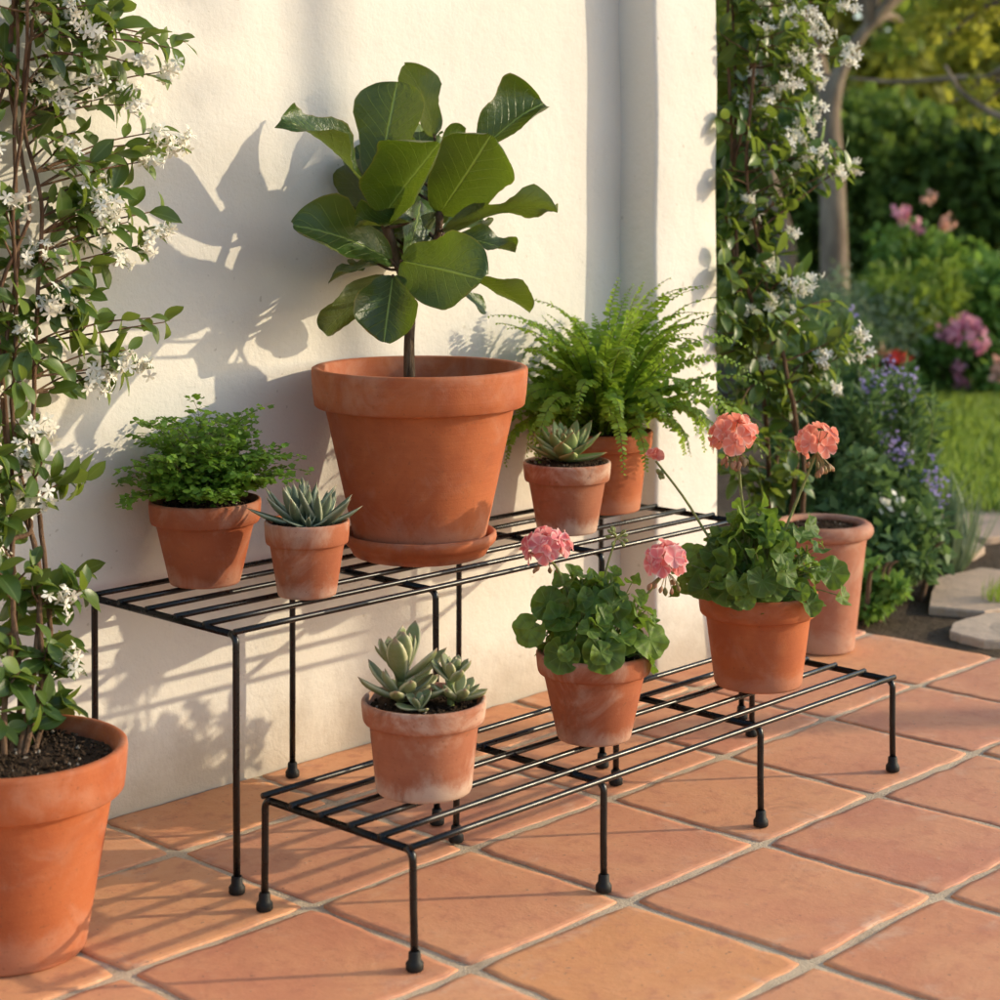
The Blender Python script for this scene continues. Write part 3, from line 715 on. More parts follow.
# ---- succulents
def fat_leaf(prof, ratio, thick, up=.0, nv=9, keel=.5, chan=.35, n=8):
    V = []; D = []; pv = [p[0] for p in prof]; pw = [p[1] for p in prof]
    for i in range(nv+1):
        v = i/nv; hw_ = np.interp(v, pv, pw)*ratio; th = thick*min(1, hw_/ratio+.15)*(1-.35*v)
        if i == nv: hw_ *= .4; th *= .3
        for j in range(n):
            an = j/n*2*math.pi; x = math.cos(an)*hw_; z = math.sin(an)
            z = z*th*(keel+.5) if z < 0 else z*th*.35-chan*th*(1-abs(math.cos(an)))
            V.append((x, v, z+up*v*v)); D.append((math.cos(an), v))
    F = [(i*n+j, i*n+(j+1) % n, (i+1)*n+(j+1) % n, (i+1)*n+j) for i in range(nv) for j in range(n)]
    F.append(tuple(range((nv)*n, (nv+1)*n))); return np.array(V), F, np.array(D)
AGAVE = [(0, .55), (.2, .8), (.45, 1), (.65, .88), (.85, .48), (.96, .16), (1, .03)]
SPOON = [(0, .42), (.25, .6), (.5, .9), (.68, 1), (.84, .82), (.94, .45), (1, .08)]
def rosette(mb, c, n, L0, L1, el0, el1, ratio, thick, prof, curl, axis=UP, rnd0=0, jit=.08, lift=.0):
    ax = nrm(np.asarray(axis, float)); x = nrm(np.cross(ax, FW+.01)); y = np.cross(ax, x)
    for k in range(n):
        f = k/(n-1); az = k*2.39996+random.gauss(0, jit); el = el0+(el1-el0)*f+random.gauss(0, jit)
        L = (L0+(L1-L0)*min(1, f*1.4)**.8)*random.uniform(.86, 1.1); hd = x*math.cos(az)+y*math.sin(az)
        d_ = hd*math.cos(el)+ax*math.sin(el); nn = ax*math.cos(el)-hd*math.sin(el)
        T = fat_leaf(prof, ratio*random.uniform(.9, 1.12), thick, curl*random.uniform(.6, 1.4))
        o = c+ax*(lift*(1-f))-d_*L*.06
        place(mb, [T], [o], [d_], [nn], L, L, [min(1, max(0, rnd0+random.random()*.6+.4*(1-f)))])
t, c, R, H = potted('potted_succulent', 'spiky grey green succulent in a small clay pot, beside the maidenhair fern', (307, 601, 85, 520, 59, TALL), M['pot_worn'], .010, .30, group='potted succulents on the stands')
m = MB(); cc = c+UP*.004
rosette(m, cc-RT*.012, 22, .052, .084, 1.45, .45, .105, .10, AGAVE, .10, UP-RT*.15, 0)
rosette(m, cc+RT*.018-FW*.008, 19, .046, .080, 1.4, .42, .105, .10, AGAVE, .10, UP+RT*.25, .1)
rosette(m, cc+RT*.004-FW*.022, 12, .026, .046, 1.3, .3, .12, .11, AGAVE, .10, UP-FW*.25, .1)
m.build('foliage', M['haworthia'], t)
t, c, R, H = potted('potted_succulent', 'pale rosette succulent in a stained pot in front of the sword fern', (567, 537, 88, 461, 60, TALL), M['pot_lime'], .006, .27, group='potted succulents on the stands')
m = MB(); cc = c+UP*.012
rosette(m, cc-RT*.004, 44, .030, .080, 1.5, .22, .19, .13, AGAVE, .10, UP-FW*.12, 0, .07, .006)
m.build('foliage', M['echeveria'], t)
t, c, R, H = potted('potted_succulent', 'two tufted succulents sharing a pale stained pot on the low stand', (424, 805, 125, 698, 96, LOW), M['pot_lime'], .012, .24, group='potted succulents on the stands')
m = MB(); st = MB()
cc = c-RT*.030+FW*.006
tube(st, [cc-UP*.01, cc+UP*.02, cc+UP*.045], .007, 8)
rosette(m, cc+UP*.034, 13, .046, .078, 1.45, .50, .17, .13, SPOON, .16, UP+RT*.05, 0, .12, .016)
rosette(m, cc+UP*.012, 13, .050, .078, .75, .18, .16, .13, SPOON, .12, UP, 0, .12)
rosette(m, cc+UP*.052-RT*.012+FW*.01, 9, .022, .046, 1.5, .85, .17, .13, SPOON, .10, UP-RT*.2, .2, .12)
cc = c+RT*.036-FW*.008
st2 = MB(); tube(st2, [cc-UP*.01, cc+UP*.02, cc+UP*.04], .005, 8)
rosette(m, cc+UP*.036, 16, .018, .042, 1.5, .40, .20, .16, SPOON, .12, UP+RT*.15, .25, .12, .012)
rosette(m, cc+UP*.014+RT*.010, 14, .030, .052, .8, .15, .19, .16, SPOON, .10, UP+RT*.15, .2, .12)
rosette(m, c-FW*.035-RT*.005+UP*.008, 9, .018, .034, 1.2, .3, .22, .16, SPOON, .10, UP-FW*.2, .1, .12)
st.build('stem', M['stalk'], t); st2.build('stem', M['stalk'], t); m.build('foliage', M['sedum'], t)

# ---- geraniums
def ger_leaf(k):
    V = [(0, 0, 0)]; D = [(0, 0)]; n = 56; R_ = 4
    ph = k*1.3
    for i in range(1, R_+1):
        r = i/R_
        for j in range(n+1):
            an = -math.pi+.28+(2*math.pi-.56)*j/n
            lob = 1+(.075*abs(math.cos(an*3.5))**.8-.03+.03*abs(math.cos(an*10.5+ph)))*r**2
            rr = r*lob*(1-.10*abs(an/math.pi)**4)
            z = (.34+.1*k%.3)*r*r*(.5+.5*math.cos(an*2+ph))+.10*math.cos(an*7)*r**2+.20*math.sin(3*an+ph)*r*r - (.22*r*r if k % 2 else 0)
            V.append((math.sin(an)*rr, math.cos(an)*rr, z)); D.append((j/n, r))
    w_ = n+1; F = [(0, 1+j+1, 1+j) for j in range(n)]
    F += [(1+(i-1)*w_+j, 1+(i-1)*w_+j+1, 1+i*w_+j+1, 1+i*w_+j) for i in range(1, R_) for j in range(n)]
    return np.array(V), F, np.array(D)
GERL = [ger_leaf(k) for k in range(5)]
def petal_t(k):
    return grid_leaf([(0, .12), (.2, .45), (.5, .9), (.75, 1), (.92, .8), (1, .35)], .50, 4, 5, .1+.25*(k % 2), -.18+.12*k, .05, 6, k)
PETAL = [petal_t(k) for k in range(4)]
def bud_t():
    V = []; D = []; n = 6
    for v, r in ((0, .12), (.25, .26), (.55, .32), (.85, .18), (1, .03)):
        for j in range(n): V.append((r*math.cos(j/n*6.283), v, r*math.sin(j/n*6.283))); D.append((0, v))
    return np.array(V), [(i*n+j, i*n+(j+1) % n, (i+1)*n+(j+1) % n, (i+1)*n+j) for i in range(4) for j in range(n)], np.array(D)
BUD = [bud_t()]
def flower_head(t, c, r, mat, n=26, up=UP, flat=.8, name='flower_head', nb=10):
    pm = MB(); bm_ = MB(); O = []; Dr = []; Nn = []; Ls = []; Rn = []
    for k in range(n):
        f = (k+.5)/n; z = 1-1.25*f; rr = math.sqrt(max(0, 1-z*z)); az = k*2.39996
        ax = nrm(np.array([rr*math.cos(az), rr*math.sin(az), z*flat])+rdir(1)[0]*.18); fc = c+ax*r*.74*random.uniform(.8, 1.12)
        x = nrm(np.cross(ax, rdir(1)[0])); y = np.cross(ax, x); rn = random.random()
        for q in range(5):
            an = q*2*math.pi/5+random.gauss(0, .15); hd = x*math.cos(an)+y*math.sin(an)
            O.append(fc); Dr.append(hd*.95+ax*random.uniform(-.05, .4)); Nn.append(ax-hd*.4+rdir(1)[0]*.15); Ls.append(r*random.uniform(.40, .52)); Rn.append(min(1, rn*.6+random.random()*.4))
        tube(bm_, [c-up*r*.35, c+(fc-c)*.5-up*r*.12, fc], .0008, 4, False, .3)
    place(pm, PETAL, O, Dr, Nn, Ls, Ls, Rn)
    for k in range(nb):
        hd = nrm(rdir(1)[0]*np.array([1, 1, .25])-up*.55); b0 = c-up*r*.38; b1 = b0+hd*r*random.uniform(.35, .75); b1[2] -= r*.15
        tube(bm_, [b0, (b0+b1)/2+np.array([0, 0, r*.05]), b1], .0007, 4, False, .2)
        place(bm_, BUD, [b1], [hd*.4-UP*.7+rdir(1)[0]*.2], [FW], r*random.uniform(.24, .36), None, [random.random()])
    fo = pm.build(name, mat, t)
    if nb: sub(bm_, 'bud_cluster', M['bud'], fo)
    return fo
def geranium(t, c, nl, rad, hgt, lsz, heads, mat, extra=()):
    fol = MB(); st = MB(); O = []; Dr = []; Nn = []; Ls = []
    for k in range(nl):
        f = (k+.5)/nl; az = k*2.39996+random.gauss(0, .3)
        z = 1-f*1.05; rr = math.sqrt(max(0, 1-max(0, z)**2))
        hd = np.array([math.cos(az), math.sin(az), 0]); sc = random.uniform(.35, 1.16)
        q = c+hd*rad*rr*sc+UP*(hgt*max(z, -.05)*random.uniform(.7, 1.05)+.012)
        outw = nrm(hd*rr+UP*(.5+.6*max(z, 0))+rdir(1)[0]*.8-FW*.10)
        dr = nrm(hd*.8-UP*.35+rdir(1)[0]*.5); dr = nrm(dr-outw*np.dot(dr, outw))
        s = lsz*random.uniform(.45, 1.15); O.append(q); Dr.append(dr); Nn.append(outw); Ls.append(s)
        b = c+hd*random.uniform(.002, .03)*.7
        tube(st, smooth_path([b-UP*.005, b*.5+q*.5+UP*.012+rdir(1)[0]*.004, q], 7), [.0016, .0011, .0009], 5, False, random.random())
    for (px, py, dd, s, nn, dirv) in extra:
        q = at_d(px, py, dep(c)+dd); O.append(q); Nn.append(nn[0]*RT+nn[1]*UP-nn[2]*FW); Dr.append(dirv[0]*RT+dirv[1]*UP-dirv[2]*FW); Ls.append(s)
        tube(st, smooth_path([c+UP*.01, c*.4+q*.6+UP*.018, q], 8), [.0016, .0011, .0009], 5, False, .5)
    place(fol, GERL, O, Dr, Nn, Ls)
    for k in range(7):
        hd = rdir(1)[0]*np.array([1, 1, 0]); tube(st, smooth_path([c+hd*.008-UP*.01, c+hd*.018+UP*.03, c+hd*.03+UP*hgt*.75], 8), [.0036, .003, .002], 7, False, .4)
    hs = []
    for (px, py, dd, rpx, n, nb, bx, by) in heads:
        d = dep(c)+dd; q = at_d(px, py, d); r = rpx*d/FPX; b = at_d(bx, by, dep(c)+dd*.3)
        tube(st, smooth_path([c*.8+b*.2, b, b*.45+q*.55+RT*.003, q-UP*r*.32], 14), [.0026, .0022, .0019], 7, False, .6); hs.append((q, r, n, nb))
    st.build('stem', M['stalk'], t); fol.build('foliage', M['geranium'], t)
    for q, r, n, nb in hs:
        if n: flower_head(t, q, r, mat, n, nb=nb); continue
        pm = MB()
        for ax in (nrm(UP-RT*.6-FW*.4), nrm(UP*.6+RT*.2-FW*.9)):
            x = nrm(np.cross(ax, UP+RT*.2)); y = np.cross(ax, x); o_ = q+ax*.004
            place(pm, PETAL, [o_]*5, [x*math.cos(k*1.257)+y*math.sin(k*1.257)+ax*.9 for k in range(5)], [ax]*5, .016)
        pm.build('flower_head', mat, t)
t, c, R, H = potted('potted_geranium', 'rose pink geranium in a worn pot at the middle of the low stand', (594, 748, 116, 650, 74, LOW), M['pot_worn'], .012, .24, group='potted geraniums on the low stand')
d0 = dep(c)
geranium(t, c, 88, .088, .118, .0228, [(547, 549, -.02, 25, 15, 4, 568, 597), (667, 563, -.01, 24, 14, 11, 622, 628)], M['rosepink'],
         [(530, 630, -.03, .025, (-.3, .35, .8), (-.7, -.6, 0)), (548, 604, -.02, .026, (-.2, .3, .9), (-.8, .2, .1)), (604, 652, -.085, .030, (0, .35, .9), (.1, -.9, .3)), (562, 655, -.07, .026, (-.1, .3, .9), (-.2, -.9, .2)), (650, 640, -.05, .027, (.3, .3, .8), (.5, -.8, .2))])
bb = MB(); q = at_d(617, 537, d0+.01); b = at_d(604, 582, d0+.01); tube(bb, smooth_path([c, b, b*.4+q*.6-RT*.002, q], 10), [.0022, .0018, .0015], 6, False, .2)
for k in range(16):
    hd = nrm(rdir(1)[0]+UP*.2); tube(bb, [q, q+hd*.006, q+hd*.011], .0007, 4, False, .1); place(bb, BUD, [q+hd*.009], [hd], [FW+.01], .009, None, [random.random()*.35])
bb.build('unopened_bud_head', M['stalk'], t)
t, c, R, H = potted('potted_geranium', 'coral geranium in a clean orange pot near the end of the low stand', (758, 695, 119, 590, 87, LOW), M['pot_new'], .012, .245, group='potted geraniums on the low stand')
geranium(t, c, 150, .128, .128, .0228, [(733, 438, .0, 26, 15, 14, 742, 500), (817, 444, .0, 24, 10, 14, 795, 505), (656, 459, -.02, 7, 0, 0, 716, 548)], M['coral'],
         [(832, 572, -.03, .026, (.4, .35, .8), (.9, -.3, .1)), (690, 560, -.02, .027, (-.3, .3, .9), (-.8, -.3, .1)), (770, 585, -.085, .028, (.1, .4, .9), (.3, -.8, .3)), (726, 590, -.08, .026, (-.1, .3, .9), (0, -.9, .3))])
bb = MB(); q = at_d(660, 474, dep(c)-.02)
for k in range(9):
    hd = nrm(rdir(1)[0]); place(bb, BUD, [q], [hd], [FW+.01], .011, None, [random.random()*.3])
bb.build('unopened_bud_head', M['stalk'], t)

# ------------------------------------------------------------------ jasmine
JL = [grid_leaf(OVAL, .27, 2, 6, f, b, .02, 8, p_) for f, b, p_ in ((.35, .12, 0), (.55, .22, 1), (.2, .05, 3), (.45, .32, 5), (.3, -.08, 2))]
JP = [grid_leaf([(0, .25), (.25, .5), (.6, 1), (.85, .85), (1, .25)], .27, 1, 3, 0, b) for b in (.1, .3, -.05)]
def jasmine_cluster(t, q, r, n, out):
    pm = MB(); O = []; Dr = []; Nn = []; Ls = []
    for k in range(n):
        ax = nrm(out*.8+rdir(1)[0]*.9+UP*.1); fc = q+rdir(1)[0]*r*random.uniform(.2, 1)+ax*r*.25
        x = nrm(np.cross(ax, rdir(1)[0])); y = np.cross(ax, x); s = random.uniform(.0092, .0132)
        if random.random() < .22:      # closed bud
            tube(pm, [fc-ax*.012, fc-ax*.003, fc+ax*.004], [.0008, .0016, .0004], 5, True, random.random()); continue
        for p_ in range(5):
            an = p_*2*math.pi/5; hd = x*math.cos(an)+y*math.sin(an); O.append(fc); Dr.append(hd+ax*.12); Nn.append(ax+y*.25*math.cos(an)); Ls.append(s)
        tube(pm, [fc-ax*.011, fc-ax*.004, fc+ax*.001], [.0006, .0010, .0014], 5, False, .9)
    if O: place(pm, JP, O, Dr, Nn, Ls)
    pm.build('blossom_cluster', M['white_petal'], t)

def jasmine(t, stems, blooms, sprays, nfill, env, bpl, scale, lim, seedn, out, leafL=(.034, .056), blr=.026):
    random.seed(seedn)
    st = MB(); fol = MB(); O = []; Dr = []; Nn = []; Ls = []; Rn = []
    SP = []
    for P, r0, r1 in stems:
        p = smooth_path(P, 60); p += np.cumsum(RNG.normal(size=p.shape)*.0012, axis=0)*.6
        p[:, 1] = np.minimum(p[:, 1], WALL-.015) if lim is wall_lim else p[:, 1]
        tube(st, p, [r0, (r0+r1)/2, r1], 7, True, random.random()); SP.append(p)
    allp = np.concatenate(SP)
    def leafpair(p, T, s, single=False, rn=None):
        sd_ = nrm(np.cross(T, rdir(1)[0])); 
        for sg in ((1,) if single else (1, -1)):
            dr = nrm(sd_*sg*.9+T*random.uniform(.15, .7)-UP*.18+rdir(1)[0]*.25); L = s*random.uniform(.8, 1.2)
            if lim is not None and p[1]+dr[1]*L > WALL-.01: dr[1] = -abs(dr[1])
            O.append(p); Dr.append(dr); Nn.append(nrm(out*.55+UP*.75+SUN*.2+rdir(1)[0]*.55)); Ls.append(L); Rn.append(min(1, max(0, rn if rn is not None else random.random()**1.5)))
    def twig(q, npair, s, tipleaf=True, young=0., start=None):
        j = np.argmin(np.linalg.norm((allp-q)*np.array([1, 1, 1.0])+UP*.03, axis=1)) if start is None else start
        p0 = allp[j]; mid = p0*.45+q*.55+UP*random.uniform(.0, .03)*np.linalg.norm(q-p0)*6*.3+rdir(1)[0]*.008
        p = smooth_path([p0, mid, q], 14); tube(st, p, [.0019, .0014, .0009], 5, False, random.random())
        T = nrm(np.gradient(p, axis=0))
        for k in range(npair):
            i = int(3+(k+.5)/npair*10); i = min(13, i); leafpair(p[i], T[i], s*random.uniform(.7, 1.1), random.random() < .3, random.random()*.55+young*.5)
        if tipleaf: leafpair(p[13], T[13], s*.8, False, .5+.5*random.random())
        return p[13]
    cl = []
    for (px, py, *rest) in blooms:
        q = at_b(px, py, bpl(px, py)+random.uniform(-.03, .03)); twig(q, 3, .044*scale, True, .2); cl.append((q+out*.022*scale, rest[0] if rest else 1.0))
    for (px, py) in sprays:
        q = at_b(px, py, bpl(px, py)+random.uniform(-.02, .02)); twig(q, 4, .046*scale, True, .5)
    for k in range(nfill):
        py = random.uniform(env[0][0], env[-1][0]); lo = np.interp(py, [e[0] for e in env], [e[1] for e in env]); hi = np.interp(py, [e[0] for e in env], [e[2] for e in env])
        px = lo+(hi-lo)*random.random()**1.15; q = at_b(px, py, bpl(px, py)+random.uniform(-.06, .05))
        if lim is not None: q[1] = min(q[1], WALL-.02)
        twig(q, 2, random.uniform(*leafL)*scale, True)
    O = np.array(O); Dr = np.array(Dr); Ls = np.array(Ls); kp = np.ones(len(O), bool)
    if lim is None:       # keep clear of the pier's front
        for fr_ in (0., .6, 1.0):
            q_ = O+Dr*Ls[:, None]*fr_; kp &= ((q_@RT)/(q_@FW)*FPX+500 > 716) | (q_[:, 0] > PA1+.01)
    place(fol, JL, O[kp], Dr[kp], np.array(Nn)[kp], Ls[kp], None, np.array(Rn)[kp])
    st.build('stem', M['twig'], t); fol.build('foliage', M['jasmine'], t)
    for q, k in cl: jasmine_cluster(t, q, blr*k, int(12*k)+3, out)

pz = (10, 978, 232, 745, 150, 0.0)
t, c, R, H = potted('potted_jasmine', 'white flowering jasmine climbing the wall from a large floor pot', pz, M['pot_new'], .020, .23, nbits=900)
dj = dep(c)
def jb(px, py): return float(np.interp(py, [0, 400, 620, 750], [2.41, 2.38, 2.30, 2.18]))
stems = []
for x0, pts in ((8, [(20, 700), (10, 600), (5, 480), (-8, 330), (-25, 180), (5, 60), (10, -60)]), (15, [(25, 720), (38, 640), (40, 560), (10, 470), (5, 380), (22, 260), (18, 130), (20, 30), (16, -80)]),
                (22, [(35, 700), (48, 640), (42, 560), (30, 440), (35, 330), (40, 210), (22, 120), (25, 20), (22, -80)]), (5, [(5, 690), (15, 600), (12, 540), (30, 520), (12, 420), (18, 300), (14, 200), (26, 90), (40, -50)]),
                (28, [(45, 720), (44, 680), (40, 560), (22, 500), (-5, 420), (0, 300), (30, 220), (24, 150), (12, 60), (30, -60)])):
    P = [at_d(x0, 752, dj)+UP*-.01] + [at_b(x, y, jb(x, y)+random.uniform(-.025, .025)) for x, y in pts]; P[0][2] = c[2]-.01
    stems.append((P, .0042, .0024))
JLB = [(25, 15), (60, 12), (85, 38, .8), (30, 92, 1.1), (48, 105, 1.1), (82, 82), (108, 95, 1.1), (125, 105, .9), (160, 72, .7), (128, 62, .6), (150, 142, 1.1), (172, 145, .8), (140, 162, .7), (82, 200, 1.3), (98, 212, 1.2), (76, 232, 1.2), (12, 262, 1.1), (36, 256, 1.1), (138, 246, .9), (152, 232, .6), (108, 262, .8), (38, 306, 1.1), (60, 302, .9), (100, 372, 1.1), (84, 382, 1.1), (118, 362, .8), (132, 368, .7), (28, 436, 1.1), (14, 462, 1.1), (10, 498, 1.1), (26, 504, .8), (48, 600, .9), (58, 660, .8), (4, 672, .8), (10, 330, .8), (5, 205, .8), (60, 145, .8), (-20, 150), (-25, 400), (-15, 560)]
SPR = [(185, 42), (172, 48), (145, 38), (115, 12), (155, 132), (118, 188), (160, 210), (128, 222), (150, 318), (165, 322), (128, 350), (130, 208), (84, 588), (76, 572), (66, 640), (62, 600), (64, 700), (55, 660), (84, 480), (60, 470), (110, 20), (78, 330), (90, 300)]
env = [(-40, -45, 105), (60, -45, 110), (150, -45, 105), (250, -45, 95), (310, -45, 80), (360, -45, 100), (430, -45, 55), (500, -45, 40), (560, -45, 32), (610, -45, 58), (690, -40, 60), (735, -35, 45)]
OUTW = nrm(np.array([.25, -1, .15]))
jasmine(t, stems, JLB, SPR, 118, env, jb, 1.0, wall_lim, 21, OUTW)

# the second jasmine, rooted in the bed beyond the end of the wall
base = np.array([3.36, 2.36, -.03])
t = thing('climbing_jasmine', 'white flowering jasmine climbing beside the pier, behind the coral geranium', 'climbing plant', tuple(base))
def jb2(px, py): return 2.44-.12*max(0, (px-716)/130)
stems = []
for pts in ([(775, 520), (778, 420), (745, 330), (735, 200), (738, 90), (732, -60)], [(790, 520), (796, 440), (785, 380), (760, 270), (742, 170), (750, 60), (745, -60)], [(770, 520), (765, 430), (752, 350), (725, 280), (730, 160), (724, 40), (728, -60)],
            [(800, 520), (800, 450), (770, 370), (748, 300), (722, 220), (740, 120), (760, -40)]):
    P = [base+RT*random.uniform(-.03, .03)]+[at_b(x, y, jb2(x, y)+random.uniform(-.03, .03)) for x, y in pts]; stems.append((P, .0058, .003))
crop = [(215, 15), (310, 50, 1.2), (280, 70), (370, 50), (405, 105), (490, 20, 1.1), (490, 180), (500, 150, .8), (380, 190), (300, 200, .9), (330, 180, .8), (300, 265), (250, 300, .9), (200, 250, .9), (220, 100, .8), (390, 260), (165, 320, .8), (215, 340, .8), (370, 385), (395, 350, .9), (345, 420, .8), (300, 450), (380, 490), (330, 535, 1.1), (460, 540, .9), (510, 522, .7), (180, 670), (170, 620, .8), (315, 725, .6), (240, 830, .9), (340, 900, 1.2), (365, 875, .9), (250, 950, .8), (180, 970, .8), (310, 1010), (520, 1040, .7), (515, 1105, 1.0), (225, 1140), (405, 1130), (375, 1165, .9), (455, 1215, .6)]
JRB = [(680+.32*x[0], .32*x[1], *x[2:]) for x in crop]
JRB = [q for q in JRB]
SPR = [(845, 150), (842, 165), (830, 145), (765, 215), (770, 225), (828, 345), (845, 330), (855, 340), (800, 275), (835, 300), (780, 410), (800, 480), (760, 480), (745, 430), (770, 395), (820, 380), (740, 480)]
env2 = [(-40, 716, 800), (80, 716, 815), (150, 716, 815), (190, 716, 790), (230, 716, 765), (270, 716, 790), (330, 716, 815), (400, 720, 800), (500, 725, 800)]
jasmine(t, stems, JRB, SPR, 135, env2, jb2, 1.15, None, 33, OUTW, blr=.030)

# ------------------------------------------------------------------ tall pale pot on the patio corner
q, R, r, H = pot_geo(822, 656, 102, 521, 64, 0.0)
t = thing('clay_pot', 'pale terracotta pot with a rolled rim and bare soil, behind the coral geranium', 'flower pot', tuple(q))
mb, th = pot_mesh(q, R, r, H, .085, style='roll', wall=.012); mb.build('pot', M['pot_pale'], t)
soil_mesh(q, R-.031, H-.015, 350).build('soil', M['soil'], t)

# ------------------------------------------------------------------ garden
DIA = [(np.array([(0, 0, 0), (-.30, .45, .06), (0, .5, 0), (.30, .45, .06), (0, 1, -.12)]), [(0, 3, 4, 2), (0, 2, 4, 1)], np.array([(0, 0), (-1, .5), (0, .5), (1, .5), (0, 1)])),
       (np.array([(0, 0, 0), (-.34, .5, .10), (0, .5, 0), (.34, .5, .02), (0, 1, .10)]), [(0, 3, 4, 2), (0, 2, 4, 1)], np.array([(0, 0), (-1, .5), (0, .5), (1, .5), (0, 1)]))]
SLIM = [(v*np.array([.42, 1, 1]), f, d) for v, f, d in DIA]
def blob(n, c, r, shell=.55):
    u = rdir(n); rr = shell+(1-shell)*RNG.random(n)**.6
    return np.asarray(c)+u*rr[:, None]*np.asarray(r), u
def foliage(mb, c, r, n, L, temps=DIA, shell=.4, upb=.5, clumps=None, csz=.3):
    if clumps:
        cc, u = blob(clumps, c, np.asarray(r)*(1-csz*.6), .35)
        k = n//clumps
        for ci in range(clumps):
            O, u2 = blob(k, cc[ci], np.asarray(r).mean()*csz*random.uniform(.6, 1.2)*np.array([1.15, 1.15, .8]), .2)
            O[:, 2] = np.maximum(O[:, 2], .0)
            place(mb, temps, O, u2*.6+rdir(k)*.8-UP*.2, UP*upb+u2*.5+rdir(k)*.6, L*(.7+.6*RNG.random(k)), None, np.clip(random.random()*.55+RNG.random(k)*.5, 0, 1))
    else:
        O, u = blob(n, c, r, shell); O[:, 2] = np.maximum(O[:, 2], .0)
        place(mb, temps, O, u*.6+rdir(n)*.8, UP*upb+u*.5+rdir(n)*.6, L*(.7+.6*RNG.random(n)))

def shrub(name, label, cat, p, r, n, L, mat, temps=DIA, clumps=26, flowers=None, stems=9, csz=.34, group=None):
    t = thing(name, label, cat, (p[0], p[1], -.035), group)
    c = np.array([p[0], p[1], r[2]*.95-.03]); m = MB(); foliage(m, c, r, n, L, temps, clumps=clumps, csz=csz); m.build('foliage', mat, t)
    s = MB()
    for k in range(stems):
        u = rdir(1)[0]; q = c+u*np.array(r)*.75; q[2] = max(q[2], .1); b = np.array([p[0], p[1], -.04])+u*np.array([.05, .05, 0])
        tube(s, smooth_path([b, b*.5+q*.5+UP*.05, q], 8), [.008, .005, .002], 5, False)
    s.build('stem', M['twig'], t)
    if flowers:
        for (off, fr, fn, fl, fm) in flowers:
            f = MB(); O, u = blob(fn, c+np.asarray(off), fr, .3); place(f, DIA, O, rdir(fn), u+rdir(fn)*.5-FW*.4, fl*(.7+.6*RNG.random(fn)), fl*1.6*(.7+.6*RNG.random(fn))); f.build('flower_cluster', M[fm], t)
    return t
def off(rx, uz, fz=0): return RT*rx+UP*uz+FW*fz

# lawn
lw = MB(); cs = [gnd(905, 5.75), gnd(1300, 5.4), gnd(1700, 9.0), gnd(1000, 8.9), gnd(880, 8.3)]
P = []
for i in range(len(cs)):
    a, b = cs[i], cs[(i+1) % len(cs)]
    for k in range(10): P.append(a+(b-a)*k/10+np.array([random.gauss(0, .03), random.gauss(0, .03), 0]))
P = np.array(P); P[:, 2] = -.030; lw.add(P, [tuple(range(len(P)))]); structure(lw.build('lawn', M['turf'], smooth=False))
def inpoly(q, poly):
    x, y = q[:, 0], q[:, 1]; ins = np.zeros(len(q), bool); j = len(poly)-1
    for i in range(len(poly)):
        xi, yi, xj, yj = poly[i][0], poly[i][1], poly[j][0], poly[j][1]
        c_ = ((yi > y) != (yj > y)) & (x < (xj-xi)*(y-yi)/(yj-yi+1e-12)+xi); ins ^= c_; j = i
    return ins
lo, hi = P[:, :2].min(0), P[:, :2].max(0); q = lo+(hi-lo)*RNG.random((110000, 2)); q = q[inpoly(q, P)]; q = q[:42000]
O = np.column_stack([q, np.full(len(q), -.031)]); BL = [(np.array([(-.07, 0, 0), (.07, 0, 0), (.045, .6, .06), (0, 1, .2), (-.045, .6, .06)]), [(0, 1, 2, 3, 4)], np.array([(0, 0), (0, 0), (0, .6), (0, 1), (0, .6)]))]
gm = MB(); place(gm, BL, O, UP+rdir(len(O))*.55, rdir(len(O)), .045+.03*RNG.random(len(O))); go = gm.build('grass', M['grass']); go['kind'] = 'stuff'

# stepping stones: (pixel outline, thickness)
STN = [([(938, 513), (975, 508), (1012, 513), (1020, 536), (985, 539), (946, 531)], 'pale flagstone nearest the lawn edge, farthest of the stepping stones'),
       ([(936, 579), (982, 569), (1025, 573), (1032, 604), (985, 613), (928, 608)], 'wide tan flagstone beside the sage bush, middle of the stepping stones'),
       ([(953, 624), (990, 614), (1030, 616), (1034, 641), (985, 642), (950, 633)], 'flat grey flagstone touching the patio edge, nearest of the stepping stones'),
       ([(955, 545), (972, 541), (985, 548), (972, 556), (957, 553)], 'small dark flagstone half hidden in grass, smallest of the stepping stones')]
for pts, lab in STN:
    P = np.array([at_z(x, y, -.020) for x, y in pts]); c = P.mean(0); P = np.concatenate([P[i]+(P[(i+1) % len(P)]-P[i])*np.linspace(0, 1, 7)[:-1, None] for i in range(len(P))]); P[:, :2] += RNG.normal(size=(len(P), 2))*.0018
    m = MB(); n = len(P); rr = random.random()
    rings = [P*1+np.array([0, 0, -.03]), P.copy(), c+(P-c)*.985+UP*.004, c+(P-c)*.6+UP*.0045]
    F = [(a*n+b, a*n+(b+1) % n, (a+1)*n+(b+1) % n, (a+1)*n+b) for a in range(3) for b in range(n)]+[tuple(3*n+b for b in range(n))]
    # make sure the top face looks up
    m.add(np.concatenate(rings), [f[::-1] for f in F], np.tile([[0, 0, rr]], (4*n, 1)))
    o = m.build('stepping_stone', M['flag'], smooth=False, origin=c); o['label'] = lab; o['category'] = 'stepping stone'; o['group'] = 'stepping stones through the bed'

